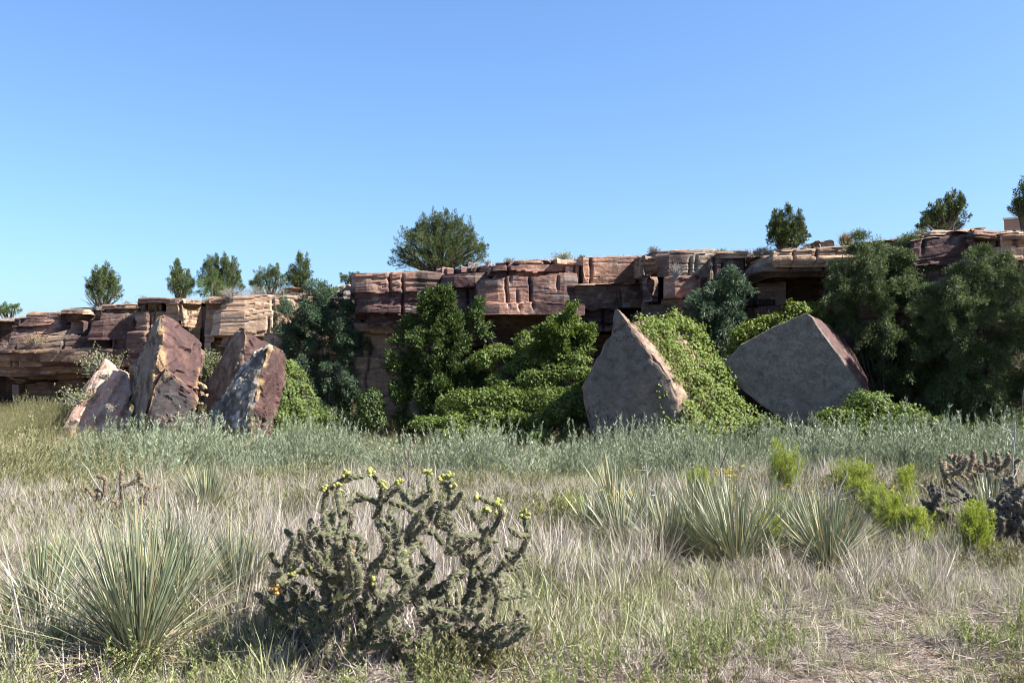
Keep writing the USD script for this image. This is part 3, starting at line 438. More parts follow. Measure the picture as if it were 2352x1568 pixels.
juniper(622, 664, 2.4, [(608, 618, 26, 672), (636, 615, 24, 672), (590, 640, 10, 664)], 'low wide dark juniper bush beside the conical one on the rim', seed=5, group=RT_G, up=.6, power=.6)
juniper(688, 660, 1.8, [(687, 592, 18, 664), (703, 597, 10, 662), (670, 620, 10, 662), (688, 625, 25, 664)], 'compact conical juniper left of the blue green tree top', seed=6, group=RT_G, sig=.10)
juniper(805, 648, 2.5, [(795, 634, 16, 652), (815, 632, 14, 652)], 'tiny low juniper showing just left of the sunlit buttress', seed=7, group=RT_G, up=.5, power=.5, sig=.09)
juniper(1008, 612, 1.8, [(1008, 492, 40, 622), (975, 508, 34, 622), (1045, 500, 36, 622), (945, 530, 26, 618), (1078, 518, 26, 618), (1095, 550, 18, 612), (925, 575, 18, 615), (1008, 520, 92, 620), (965, 500, 20, 600), (1025, 490, 18, 590), (1060, 500, 14, 590), (1000, 488, 12, 560)], 'largest juniper on the rim with a broad spreading crown above the cliff centre', seed=8, n=76, group=RT_G, sig=.12, dens=.66, power=.7, up=.6)
juniper(1806, 566, 1.6, [(1780, 492, 16, 570), (1795, 486, 13, 570), (1812, 478, 13, 570), (1832, 488, 14, 570), (1842, 515, 10, 568), (1806, 512, 44, 572)], 'oval juniper of many upright fingers standing alone above the overhanging slab', seed=9, n=90, group=RT_G, sig=.085, dens=.95)
juniper(2166, 530, 2.2, [(2140, 472, 17, 534), (2158, 462, 14, 534), (2178, 452, 15, 532), (2195, 438, 12, 530), (2208, 452, 9, 528), (2168, 490, 46, 534), (2128, 490, 10, 532)], 'juniper with a ragged slanting top left of the adobe building', seed=10, group=RT_G, sig=.085, dens=.95)
juniper(2362, 505, 3.0, [(2352, 428, 18, 505), (2368, 420, 22, 508), (2340, 455, 12, 500), (2385, 440, 20, 505), (2362, 470, 36, 508)], 'juniper cut off by the right edge of the picture above the adobe building', seed=11, group=RT_G, sig=.10)
juniper(22, 718, 3.0, [(14, 703, 13, 722), (34, 701, 14, 722), (2, 706, 12, 724)], 'tiny low green juniper at the far left end of the rim', M_JUN2, seed=12, group=RT_G, up=.5, power=.5, sig=.09)

def shrub(px, py, hw, h, label, mat=M_SAGE, back=.8, seed=0, n=700, twig=24, L=.07, W=.022, cat='shrub', name='rim_shrub', twigmat=M_TWIG, D=None, flower=0, up=.7):
    rng = np.random.default_rng(seed + 500)
    if D is None:
        D = 40.0
        for _ in range(6): D = float(rim_y((px - CX) / F * D)) + back
        base = U(px, py, D); base[2] = float(mesa_z(base[0], base[1]))
    else: base = U(px, py, D)
    R, H = hw / F * D, h / F * D; t = thing(name, label, cat, base)
    a = rng.uniform(0, 2 * np.pi, twig); e = rng.uniform(.15, 1.0, twig); tip = np.stack([np.cos(a) * R * e, np.sin(a) * R * e, H * np.sqrt(1 - .75 * e ** 2) * rng.uniform(.75, 1.08, twig)], 1)
    put('twigs', *join([tube(np.array([[0, 0, -.05], q * [.45, .45, .55], q]), [.014, .01, .004], 4) for q in tip]), twigmat, t)
    i = rng.integers(0, twig, n); s = rng.uniform(.35, 1.02, n)[:, None]; p = tip[i] * s * np.array([1, 1, 1]) + rng.normal(size=(n, 3)) * R * .12
    put('foliage', *leaves(p, nrm(tip[i]) * .5 + [0, 0, up] + rng.normal(size=(n, 3)) * .5, rnd_dir(rng, n), L * rng.uniform(.6, 1.4, n), W), mat, t)
    if flower:
        i = rng.integers(0, twig, flower); p = tip[i] * rng.uniform(.9, 1.08, (flower, 1)) + rng.normal(size=(flower, 3)) * R * .1
        put('blossom', *leaves(p, rnd_dir(rng, flower), rnd_dir(rng, flower), .045, .045), M_PETAL, t)
    return t
shrub(332, 694, 26, 20, 'low grey twiggy shrub between the rounded and the two pronged junipers', seed=1, n=400)
shrub(292, 696, 12, 12, 'small pale shrub right of the leftmost rounded juniper', seed=2, n=250)
shrub(532, 682, 40, 24, 'grey leafless looking shrub right of the bright rounded bush on the rim', seed=3, n=900, twig=50, back=.6)
shrub(592, 678, 42, 26, 'wide grey twiggy shrub below the low dark juniper bush', seed=4, n=900, twig=50, back=.5)
shrub(652, 670, 28, 20, 'pale silvery shrub at the foot of the conical juniper', M_SAGE, seed=5, n=700, back=.5)
shrub(1170, 602, 13, 14, 'small round grey shrub on the rim right of the largest juniper', seed=6, n=260)
shrub(1292, 594, 28, 15, 'olive shrub with yellow flowers on the rim above the crack', M_OLIVE, seed=7, n=600, flower=50, back=.4)
shrub(1335, 590, 11, 12, 'small dark green shrub on the rim above the smooth pink face', M_JUN, seed=8, n=300)
shrub(1500, 588, 20, 18, 'pale silvery round bush on the rim above the square pillar', M_SAGE, seed=9, n=600, back=.1)
shrub(1580, 572, 16, 8, 'low sparse green shrub on the rim right of the silvery bush', M_OLIVE, seed=10, n=240)
shrub(1655, 574, 20, 9, 'low grey green shrub on the rim left of the oval juniper', M_OLIVE, seed=11, n=260)
shrub(1750, 568, 16, 12, 'grey twiggy shrub touching the left of the oval juniper', seed=12, n=200)
shrub(1942, 556, 13, 22, 'reddish tuft of tall dry grass on the rim beside the small rock ledges', M_YDRY, seed=13, n=900, twig=60, L=.28, W=.014, cat='grass tuft', name='grass_tuft', twigmat=M_STALK, up=1.5)
shrub(2112, 546, 26, 20, 'olive green shrub on the rim left of the ragged juniper', M_OLIVE, seed=14, n=500, back=.5)
shrub(940, 622, 22, 10, 'low olive shrub under the left side of the largest juniper', M_OLIVE, seed=15, n=300, back=.6)
shrub(1090, 610, 20, 14, 'pale straw coloured shrub under the right side of the largest juniper', M_GRASS, seed=16, n=500, back=.3)
shrub(1120, 608, 12, 12, 'small tuft of pale grass right of the straw coloured shrub', M_GRASS, seed=17, n=300, back=.3, cat='grass tuft', name='grass_tuft')
shrub(1553, 640, 22, 36, 'dark leafless twiggy bush growing from a ledge right of the square pillar', M_STALK, seed=18, n=80, twig=46, D=36.0, name='ledge_shrub')
shrub(80, 790, 20, 18, 'tuft of rusty dry grass on the upper ledge at the far left', M_YDRY, seed=19, n=500, L=.2, W=.015, D=51.2, cat='grass tuft', name='grass_tuft')

def branchy(px, py, D, hw, h, label, mat, seed, n=1500, L=.11, W=.06, twig=30, dx=0, name='scrub_bush', lean=0.0, bright=None):
    rng = np.random.default_rng(seed + 800); base = U(px, py, D); base[2] = max(base[2], float(ground_z(base[0], base[1])) - .1); R, H = hw / F * D, h / F * D; t = thing(name, label, 'bush', base)
    tips = np.stack([rng.uniform(-1, 1, twig) * R + lean * R, rng.uniform(-.6, .6, twig) * R, H * rng.uniform(.25, 1, twig)], 1)
    put('branches', *limbs(rng, np.zeros(3), tips, .025, .5), M_TWIG, t)
    i = rng.integers(0, twig, n); p = tips[i] * rng.uniform(.55, 1.08, (n, 1)) + rng.normal(size=(n, 3)) * R * .13
    put('foliage', *leaves(p, rng.normal(size=(n, 3)) + [0, 0, .3], rng.normal(size=(n, 3)) + [.3, -.3, .8], L * rng.uniform(.6, 1.3, n), W), mat, t)
branchy(250, 880, 42, 48, 78, 'thin branchy bush with pale leaves above the striped slab', M_OLIVE, 1, n=800, twig=40, lean=-.3)
branchy(215, 940, 39.5, 55, 50, 'sparse grey green bush on the left edge of the striped slab', M_OLIVE, 2, n=900, twig=36, lean=-.4)
branchy(495, 900, 42, 38, 88, 'yellow green scrub in the gap behind the tall purple boulder', M_OLIVE, 3, n=3600, twig=50)
branchy(440, 1010, 34.5, 38, 62, 'dry brownish bush in front of the gap between the purple boulders', M_SAGE, 4, n=1600, twig=50)
branchy(238, 870, 37.6, 14, 10, 'pale tuft of sage growing on top of the striped slab', M_SAGE, 5, n=260, L=.08, W=.03, twig=14)
branchy(262, 942, 37.2, 18, 12, 'brown dry tuft growing in a step of the striped slab', M_GRASS, 6, n=300, L=.14, W=.02, twig=14)

def big_tree(label, lobes, D, base_px, seed, mat, n=60, L=.13, W=.045, up=.2, sig=.22, dens=1.0, name='cedar_tree', droop=0.0, jit=.7, shell=.55, sprd=-.2, cat='tree', bark=M_BARK):
    """lobes: (px, py, half width px, half height px, depth offset)"""
    rng = np.random.default_rng(seed + 400); base = U(base_px[0], base_px[1], D); base[2] = float(ground_z(base[0], base[1])) - .1; t = thing(name, label, cat, base)
    cs = []; tips = []
    for px, py, hw, hh, dd in lobes:
        c = U(px, py, D + dd) - base; r = np.array([hw / F * D, hw / F * D * .85, hh / F * D]); k = int(dens * 46 * (r[0] * r[2]) ** .9 + 16)
        kb = max(6, k // 7); qb = rnd_dir(rng, kb) * rng.uniform(shell, 1, (kb, 1)); i = rng.integers(0, kb, k); sgn = rng.uniform(-.25, 1, (k, 1)); q = qb[i] + (qb[i] * .16 + np.array([0, 0, sprd])) * sgn + rng.normal(size=(k, 3)) * .09; cs.append((c + q * r * .92, c)); tips += [c] + list((c + q * r * .7)[:2])
    out = []
    for q, c in cs:
        o = q - c; o[:, 2] *= .6; m = len(q); out.append(plumes(rng, q - nrm(o) * .12, nrm(o) * .8 + [0, 0, up] + rng.normal(size=(m, 3)) * .25, rng.uniform(.25, .6, m), n, sig * rng.uniform(.5, .85, m), L, W, jit, .7, droop))
    put('trunk', *limbs(rng, np.zeros(3), [q * .62 for q in tips[::2]], .04), bark, t); put('crown', *join(out), mat, t); return t
big_tree('dense blue green cedar at the foot of the cliff, half in the buttress shadow', [(738, 688, 46, 50, 0), (690, 730, 44, 50, 0), (735, 740, 84, 76, 0), (770, 730, 50, 60, .4), (690, 760, 52, 76, 0), (735, 820, 84, 90, 0), (745, 900, 80, 80, 0), (790, 840, 60, 100, .6)], 40.7, (745, 985), 1, M_CEDAR, n=80, dens=1.25, up=.35, L=.11, W=.04)
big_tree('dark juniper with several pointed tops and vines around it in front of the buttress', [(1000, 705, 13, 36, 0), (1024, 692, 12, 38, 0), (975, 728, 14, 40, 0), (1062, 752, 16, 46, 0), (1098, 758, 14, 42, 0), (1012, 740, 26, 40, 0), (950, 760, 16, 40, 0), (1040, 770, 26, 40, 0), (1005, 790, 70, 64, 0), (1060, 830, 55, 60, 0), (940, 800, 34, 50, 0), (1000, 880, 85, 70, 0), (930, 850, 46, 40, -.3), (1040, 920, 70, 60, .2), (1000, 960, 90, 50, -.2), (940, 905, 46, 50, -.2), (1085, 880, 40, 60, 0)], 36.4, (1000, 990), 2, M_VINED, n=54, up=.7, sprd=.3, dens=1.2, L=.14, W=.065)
big_tree('rounded leafy bush high on the vine bank just left of the pointed grey boulder', [(1292, 762, 54, 48, 0), (1325, 778, 40, 44, 0), (1255, 770, 40, 34, 0), (1300, 740, 36, 32, 0)], 34.4, (1295, 850), 3, M_VINE, n=58, L=.12, W=.085, up=.1, name='leafy_bush', cat='bush', dens=1.3)
big_tree('drooping blue green cedar behind the vine draped boulder', [(1660, 650, 48, 44, 0), (1690, 630, 26, 30, 0), (1640, 690, 62, 60, 0), (1680, 730, 54, 70, 0), (1620, 740, 40, 60, 0), (1650, 800, 50, 60, 0)], 34.0, (1655, 960), 4, M_CEDAR, n=70, up=.2, droop=-.5, L=.16, W=.04)
big_tree('tall feathery green tree covering the right end of the overhanging slab', [(2012, 575, 66, 44, 0), (1975, 610, 60, 50, -.4), (2095, 600, 44, 50, 0), (1940, 690, 46, 50, -.2), (2125, 720, 60, 70, -.3), (2140, 800, 60, 80, -.3), (2030, 650, 70, 60, -.5), (2060, 580, 50, 48, .2), (2005, 620, 84, 72, 0), (2080, 640, 60, 70, .2), (1970, 690, 70, 60, 0), (2040, 720, 100, 90, 0), (1960, 770, 60, 70, .3), (2090, 790, 90, 100, .2), (2020, 850, 100, 90, .4), (2100, 900, 100, 80, .6), (2040, 960, 90, 60, .2), (2140, 970, 70, 50, .2)], 32.2, (2050, 1000), 5, M_FEATH, n=110, up=.5, droop=-.6, L=.095, W=.028, dens=1.15, sig=.2, name='feathery_tree')
big_tree('broad feathery green tree with weeping sprays near the right edge', [(2250, 606, 60, 44, 0), (2215, 650, 76, 60, 0), (2150, 690, 50, 60, .2), (2320, 700, 60, 80, 0), (2285, 650, 60, 60, 0), (2190, 720, 80, 80, -.2), (2270, 740, 90, 90, -.4), (2170, 810, 70, 80, 0), (2260, 850, 100, 90, -.2), (2200, 920, 90, 70, .3), (2280, 930, 90, 70, .2), (2180, 985, 70, 50, .2), (2270, 990, 80, 50, .2)], 29.6, (2240, 1000), 6, M_FEATH, n=110, up=.4, droop=-.7, L=.095, W=.028, dens=1.15, sig=.2, name='feathery_tree')
big_tree('shaded feathery tree cut off by the right edge of the picture', [(2350, 650, 50, 50, 0), (2340, 720, 60, 80, 0), (2370, 800, 80, 100, 0), (2335, 880, 60, 80, .2), (2380, 920, 80, 70, 0), (2350, 985, 70, 50, 0)], 28.8, (2360, 1000), 7, M_FEATH, n=110, up=.4, droop=-.7, L=.095, W=.028, dens=1.1, sig=.2, name='feathery_tree')
# a thin twig top above the feathery tree
rngT = np.random.default_rng(61)
def vine(label, lobes, seed, mat=M_VINE, dens=1.0, L=.10, W=.085, name='vine_mound', cat='vine', upb=.7):
    """lobes: (px, py, D, half width px, half height px, half depth m): leaves on the outer skin of merged mounds"""
    rng = np.random.default_rng(seed + 600); C = np.array([U(a, b, d) for a, b, d, *_ in lobes]); R = np.array([(w / F * d, dp, h / F * d) for _, _, d, w, h, dp in lobes])
    P, N = [], []
    for k in range(len(lobes)):
        area = (R[k, 0] * R[k, 1] + R[k, 0] * R[k, 2] + R[k, 1] * R[k, 2]) * 4.2; n = int(area * 330 * dens)
        q = rnd_dir(rng, n); lump = 1 + .95 * (fbm(q * 2.1 + k * 9, 3, seed) - .5) + .5 * (fbm(q * R[k] * 3.2 + k * 5, 2, seed + 3) - .5); depth = 1 - .36 * rng.uniform(0, 1, n) ** 1.2 + .10 * (rng.uniform(0, 1, n) > .93)
        p = C[k] + q * R[k] * (lump * depth)[:, None]; keep = np.ones(n, bool)
        for j in range(len(lobes)):
            if j != k: keep &= (((p - C[j]) / R[j]) ** 2).sum(1) > .62
        keep &= p[:, 2] > ground_z(p[:, 0], p[:, 1]) - .1; P.append(p[keep]); N.append(nrm(q / R[k])[keep])
    P, N = np.vstack(P), np.vstack(N); base = np.array([C[:, 0].mean(), C[:, 1].mean(), float(ground_z(C[:, 0].mean(), C[:, 1].mean()))])
    t = thing(name, label, cat, base); n = len(P); nor = nrm(N * .8 + [0, 0, upb] + rng.normal(size=(n, 3)) * .62)
    ax = nrm(np.cross(nor, rnd_dir(rng, n)) + [0, 0, -.3])
    put('foliage', *leaves(P - base, ax, nor, L * rng.uniform(.55, 1.25, n), W * rng.uniform(.7, 1.1, n), -.15), mat, t)
    put('stems', *limbs(rng, np.array([0, .3, -.2]), [c - base + rng.normal(size=3) * .2 for c in C for _ in range(3)], .03, .6), M_BARK, t); return t
def vine_sheet(label, rows, seed, mat, dens=1.0, L=.10, W=.085, amp=.5, lumpf=2.1, name='vine_mound', thick=.3):
    """rows: ((px, py, D) at the left, (px, py, D) at the right) from top to bottom: leaves over the lumpy surface they span"""
    rng = np.random.default_rng(seed + 650); Lf = np.array([U(*a) for a, b in rows]); Rt = np.array([U(*b) for a, b in rows]); area = np.linalg.norm(Rt - Lf, axis=1).mean() * np.linalg.norm(np.diff(Lf, axis=0), axis=1).sum(); n = int(area * 620 * dens)
    u, w = rng.uniform(0, 1, n), rng.uniform(0, 1, n) * (len(rows) - 1); i = np.minimum(w.astype(int), len(rows) - 2); t = (w - i)[:, None]; a = Lf[i] * (1 - t) + Lf[i + 1] * t; b = Rt[i] * (1 - t) + Rt[i + 1] * t; p = a + (b - a) * u[:, None]
    nor = np.cross(b - a, Lf[i + 1] - Lf[i]); nor = nrm(nor * np.sign(-nor[:, 1:2])); f = fbm(p * lumpf + seed, 3, seed) - .5; edge = np.minimum(np.minimum(u, 1 - u) * 5, 1) * np.minimum(np.minimum(w, len(rows) - 1 - w) * 3 + .25, 1)
    d = amp * 1.9 * f + amp * .35 * edge - thick * rng.uniform(0, 1, n) ** 1.6 + .12 * (rng.uniform(0, 1, n) > .94); p = p + nor * d[:, None] + rng.normal(size=(n, 3)) * .05 + (b - a) * (.10 * (fbm(p * 1.7 + 30, 3, seed + 1) - .5) * (1 - edge))[:, None]
    e = .12; gx = fbm((p + [e, 0, 0]) * lumpf + seed, 3, seed) - .5 - f; gz = fbm((p + [0, 0, e]) * lumpf + seed, 3, seed) - .5 - f
    nn = nrm(nor + np.stack([-gx, 0 * gx, -gz], 1) * amp * 1.6 / e * .6 + [0, 0, .45] + rng.normal(size=(n, 3)) * .5); k = p[:, 2] > ground_z(p[:, 0], p[:, 1]) - .05; p, nn = p[k], nn[k]; n = len(p); base = np.array([*Lf.mean(0)[:2] * .5 + Rt.mean(0)[:2] * .5, 0]); base[2] = float(ground_z(base[0], base[1]))
    tt = thing(name, label, 'vine', base); put('foliage', *leaves(p - base, np.cross(nn, rnd_dir(rng, n)) + [0, 0, -.3], nn, L * rng.uniform(.55, 1.25, n), W * rng.uniform(.7, 1.1, n), -.15), mat, tt)
    st = [Lf[-1] + (Rt[-1] - Lf[-1]) * rng.uniform(.1, .9) for _ in range(14)]; put('stems', *join([tube(np.array([q, q * .6 + (Lf[1] + (Rt[1] - Lf[1]) * rng.uniform()) * .4, Lf[0] + (Rt[0] - Lf[0]) * rng.uniform()]) + [0, .25, 0] - base, [.025, .018, .008], 4) for q in st]), M_BARK, tt); return tt
vine_sheet('sheet of bright green vines draped down the right side of the pointed boulder', [((1446, 740, 30.3), (1560, 712, 32.0)), ((1478, 782, 29.7), (1620, 765, 32.0)), ((1502, 830, 29.2), (1660, 830, 31.6)), ((1512, 890, 29.0), (1700, 900, 31.0)), ((1530, 950, 28.8), (1750, 955, 30.3)), ((1552, 1010, 28.5), (1800, 1000, 29.6)), ((1580, 1070, 28.2), (1830, 1060, 29.2))], 1, M_VINE2, 1.25)
def lobes(seed, spots, hw, hh, dp):
    r = np.random.default_rng(seed); return [(a + r.uniform(-14, 14), b + r.uniform(-10, 10), d + r.uniform(-.3, .3), hw * r.uniform(.6, 1.3), hh * r.uniform(.65, 1.25), dp * r.uniform(.7, 1.2)) for a, b, d in spots]
vine('wide vine bank in the middle below the leafy bush', lobes(1, [(1150, 800, 36.0), (1195, 785, 36.0), (1235, 795, 35.6), (1120, 830, 35.6), (1170, 840, 35.0), (1225, 835, 34.8), (1270, 825, 34.8), (1320, 830, 34.2), (1350, 850, 33.6), (1290, 865, 33.8), (1235, 880, 33.8), (1180, 885, 34.2), (1130, 880, 34.8), (1340, 885, 33.2)], 38, 24, .7), 5, M_VINE, 1.1)
vine('lower vine bank in front of the middle one reaching the grey boulder', lobes(2, [(1030, 940, 33.4), (1075, 925, 33.2), (1120, 915, 33.2), (1165, 920, 32.8), (1210, 915, 32.6), (1260, 905, 32.4), (1310, 915, 32.2), (1335, 945, 31.8), (1290, 950, 31.8), (1240, 955, 31.8), (1190, 960, 32.0), (1140, 960, 32.2), (1090, 965, 32.2), (1040, 975, 32.4), (1005, 975, 32.6), (1020, 1005, 31.6), (1080, 1005, 31.4), (1150, 1000, 31.2), (1230, 1000, 31.0), (1300, 1000, 31.0)], 42, 26, .7), 6, M_VINE, 1.1)
vine_sheet('tall bank of vines against the right foot of the purple boulders', [((640, 825, 37.4), (680, 830, 38.4)), ((636, 880, 36.9), (712, 890, 37.8)), ((630, 930, 36.2), (745, 940, 37.0)), ((622, 975, 35.4), (815, 950, 36.2)), ((612, 1040, 34.8), (820, 1020, 35.2))], 7, M_VINE, 1.2, amp=.4)
vine('vines and saplings cresting the top of the diamond shaped boulder', [(1700, 770, 31.9, 24, 22, .3), (1740, 752, 32.0, 40, 20, .4), (1790, 735, 32.0, 46, 18, .4), (1830, 712, 32.0, 34, 26, .35), (1870, 712, 32.4, 34, 20, .35), (1900, 735, 32.8, 20, 18, .3), (1690, 800, 32.0, 24, 24, .3)], 2, M_VINE2, 1.1)
vine('low bank of vines at the foot of the diamond shaped boulder', [(1990, 930, 28.2, 50, 36, .7), (1930, 965, 27.8, 60, 34, .7), (2050, 955, 28.0, 70, 34, .8), (2120, 975, 28.2, 66, 28, .8), (1890, 1000, 27.6, 50, 30, .6), (2010, 1000, 27.4, 110, 36, .8), (2170, 1000, 28.0, 60, 24, .7)], 3, M_VINE, 1.0)
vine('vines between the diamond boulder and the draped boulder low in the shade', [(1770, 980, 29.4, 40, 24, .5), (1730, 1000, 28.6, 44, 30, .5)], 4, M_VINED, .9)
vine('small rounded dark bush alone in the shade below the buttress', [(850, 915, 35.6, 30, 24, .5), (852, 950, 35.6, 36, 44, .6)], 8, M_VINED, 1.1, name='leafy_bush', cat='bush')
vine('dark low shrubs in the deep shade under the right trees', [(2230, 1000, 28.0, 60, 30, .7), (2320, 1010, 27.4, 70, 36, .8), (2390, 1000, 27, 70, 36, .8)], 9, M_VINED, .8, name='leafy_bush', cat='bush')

# ------------------------------------------------------------------ stuff: grass, willows, weeds as instanced tufts
def scatter(name, protos, mat, pts, rng, smin, smax, label, cat=None, tiltmax=.12, var=0.0):
    pi = UsdGeom.PointInstancer.Define(stage, numbered('/World', name)); path = str(pi.GetPath()); rel = pi.CreatePrototypesRel()
    for k, (v, f) in enumerate(protos):
        put('tuft', v, f, mat, path=f'{path}/tuft' if k == 0 else f'{path}/tuft_{k:03d}'); rel.AddTarget(f'{path}/tuft' if k == 0 else f'{path}/tuft_{k:03d}')
    n = len(pts); a = rng.uniform(0, 2 * np.pi, n); s = rng.uniform(smin, smax, n)
    if var: s = s * np.where(pts[:, 1] > 36, .8, np.where(pts[:, 1] > 25.5, .5, 1.0))
    if var: s = s * np.clip(1 + var * 2 * (fbm(xyz(pts[:, 0] * .45, pts[:, 1] * .7), 3, 91) - .5), .4, 1.5)
    tl = rng.normal(size=(n, 2)) * tiltmax * .5; qz = np.stack([np.cos(a / 2), np.zeros(n), np.zeros(n), np.sin(a / 2)], 1)
    w = np.ones(n); x, y = tl[:, 0], tl[:, 1]; q = np.stack([w * qz[:, 0], x * qz[:, 0] + y * qz[:, 3], y * qz[:, 0] - x * qz[:, 3], qz[:, 3]], 1); q = nrm(q)
    pi.CreatePositionsAttr(Vt.Vec3fArray.FromNumpy(pts.astype(np.float32))); pi.CreateScalesAttr(Vt.Vec3fArray.FromNumpy(np.repeat(s[:, None], 3, 1).astype(np.float32)))
    pi.CreateOrientationsAttr(Vt.QuathArray([Gf.Quath(float(b[0]), float(b[1]), float(b[2]), float(b[3])) for b in q])); pi.CreateProtoIndicesAttr(Vt.IntArray.FromNumpy(rng.integers(0, len(protos), n).astype(np.int32)))
    return tag(pi.GetPrim(), label, cat, kind='stuff')
def field(rng, n, y0, y1, keep=None, wide=.64, pad=2.6):
    """points over the ground in view, evenly per area"""
    y = np.sqrt(rng.uniform(y0 ** 2, y1 ** 2, n)); x = rng.uniform(-1, 1, n) * (y * wide + pad)
    k = np.ones(n, bool) if keep is None else keep(x, y); x, y = x[k], y[k]; return np.stack([x, y, ground_z(x, y) - .01], 1)
def tuft(rng, n, h, w, spread, r=.06, bend=.35, down=.1, segs=3):
    a = rng.uniform(0, 2 * np.pi, n); q = np.sqrt(rng.uniform(0, 1, n)) * r; base = np.stack([np.cos(a) * q, np.sin(a) * q, np.zeros(n)], 1); b = rng.uniform(0, 2 * np.pi, n); sp = np.abs(rng.normal(size=n)) * spread
    return blades(base, np.stack([np.cos(b) * sp, np.sin(b) * sp, np.ones(n)], 1), h * rng.uniform(.45, 1.2, n), w, bend, segs, rng, down=down)
rg = np.random.default_rng(11)
bare = lambda x, y: fbm(xyz(x * .55, y * .55), 3, 41)
short = [tuft(rg, 58, .17, .0058, .8, .07, .6, .25) for _ in range(4)]
scatter('dry_grass', short, M_GRASS, field(rg, 24500, 3.6, 17.5, lambda x, y: bare(x, y) > .40), rg, .65, 1.25, 'short straw coloured dry grass covering the foreground', 'grass', .15, 1.5)
CLEAR = [(G(a, b), r) for a, b, r in ((318, 1540, .62), (405, 1430, .5), (548, 1390, .45), (100, 1455, .45), (905, 1520, .85), (1690, 1325, .6), (1905, 1325, .6), (1540, 1300, .5), (478, 1205, .5))]
def clear(x, y):
    k = np.ones(np.shape(x), bool)
    for p, r in CLEAR: k &= np.hypot(x - p[0], (y - p[1] + .1) * .8) > r * .72
    return k
tall = [tuft(rg, 22, .42, .006, .33, .05, .4, .12) for _ in range(4)]
scatter('tall_dry_grass', tall, M_GRASS, field(rg, 9500, 4.2, 18.5, lambda x, y: clear(x, y) & (fbm(xyz(x * .4, y * .4), 3, 43) + .12 * sm(7, 11, y) + .1 * (x > 2) * (y > 5.5) > .50)), rg, .6, 1.15, 'taller pale seed stalks of dry grass between the yuccas', 'grass', .2, 1.2)
green = [tuft(rg, 30, .22, .0065, .5, .06, .5, .15) for _ in range(4)]
scatter('green_grass', green, M_GREEN, field(rg, 22000, 3.6, 19, lambda x, y: clear(x, y) & (fbm(xyz(x * .45, y * .45), 3, 47) > .45)), rg, .7, 1.3, 'olive green grass blades mixed through the dry grass', 'grass', .15, 1.3)
def sprig_bush(rng, stems, h, r, nl, L, W, lean=.35, down=0.0, first=.15, ltilt=.6, stemw=.006):
    a = rng.uniform(0, 2 * np.pi, stems); q = np.sqrt(rng.uniform(0, 1, stems)) * r * .5; base = np.stack([np.cos(a) * q, np.sin(a) * q, np.zeros(stems)], 1); hh = h * rng.uniform(.6, 1.1, stems)
    d = nrm(np.stack([np.cos(a) * lean * rng.uniform(0, 1, stems), np.sin(a) * lean * rng.uniform(0, 1, stems), np.ones(stems)], 1) + rng.normal(size=(stems, 3)) * .08)
    sv = blades(base, d, hh, stemw, .05, 2, rng); i = np.repeat(np.arange(stems), nl); t = rng.uniform(first, 1.03, len(i)); b = rng.uniform(0, 2 * np.pi, len(i))
    p = base[i] + d[i] * (hh[i] * t)[:, None]; ax = d[i] + ltilt * np.stack([np.cos(b), np.sin(b), np.zeros(len(i))], 1)
    lv = leaves(p, ax, rnd_dir(rng, len(i)) + [0, 0, .3], L * rng.uniform(.6, 1.25, len(i)), W); return join([sv, lv])
litter = []
for _ in range(4):
    k = 60; a = rg.uniform(0, 6.28, k); b0 = np.stack([rg.normal(size=k) * .12, rg.normal(size=k) * .12, rg.uniform(.005, .05, k)], 1); litter.append(blades(b0, np.stack([np.cos(a), np.sin(a), rg.normal(size=k) * .2], 1), rg.uniform(.05, .2, k), .0045, .3, 2, rg))
scatter('grass_litter', litter, M_LITTER, field(rg, 8000, 3.6, 14), rg, .7, 1.4, 'fallen grey and mauve grass stems lying on the soil', 'litter')
scrub = [sprig_bush(rg, 16, .22, .2, 26, .03, .010, .8) for _ in range(3)]
scatter('low_scrub', scrub, M_WEED, field(rg, 1500, 4.4, 13, lambda x, y: fbm(xyz(x * 1.3, y * 1.3), 3, 71) > .60), rg, .5, 1.2, 'small grey green weeds dotted through the foreground grass', 'weeds')
willow = [sprig_bush(rg, 26, 1.05, .55, 60, .065, .013, .45) for _ in range(4)]
wp = field(rg, 1850, 15.4, 26.5, lambda x, y: (x > -7.5 * y / 18 + 1.5 * np.sin(y)) & (y > 15.8 + 1.2 * np.sin(x * .9) + .9 * np.sin(x * 2.3 + 1) - 1.0 * (x > 3)) & (fbm(xyz(x * .6, y * .6), 3, 93) > .43 - .08 * (y > 18)), .63, 3.5)
scatter('willow_thicket', willow, M_WILLOW, wp, rg, .68, 1.0, 'silvery green willow thicket in front of the boulders', 'thicket', .35, 2.4)
weed = [sprig_bush(rg, 22, 1.0, .5, 40, .06, .016, .5, stemw=.007) for _ in range(3)]
wp2 = field(rg, 4300, 13.8, 46, lambda x, y: ((x < -7.5 * y / 18 + 1.5 * np.sin(y) + 1.2) | (y > 25.5)) & (y > 14.2 + .9 * np.sin(x * .8)), .63, 3.5)
scatter('weed_thicket', weed, M_WEED, wp2, rg, .6, 1.1, 'yellowish green weeds in front of the left boulders', 'thicket', .3, .7)
low_weed = [sprig_bush(rg, 12, .34, .22, 24, .04, .012, .7) for _ in range(3)]
scatter('grey_weeds', low_weed, M_WEED, field(rg, 1500, 9, 17, lambda x, y: fbm(xyz(x * .5, y * .5), 3, 53) + .12 * (x < -2) > .52), rg, .7, 1.3, 'low greyish green weeds among the grass in the middle distance', 'weeds')
forb = [sprig_bush(rg, 6, .26, .12, 38, .024, .009, .4, ltilt=.9) for _ in range(4)]
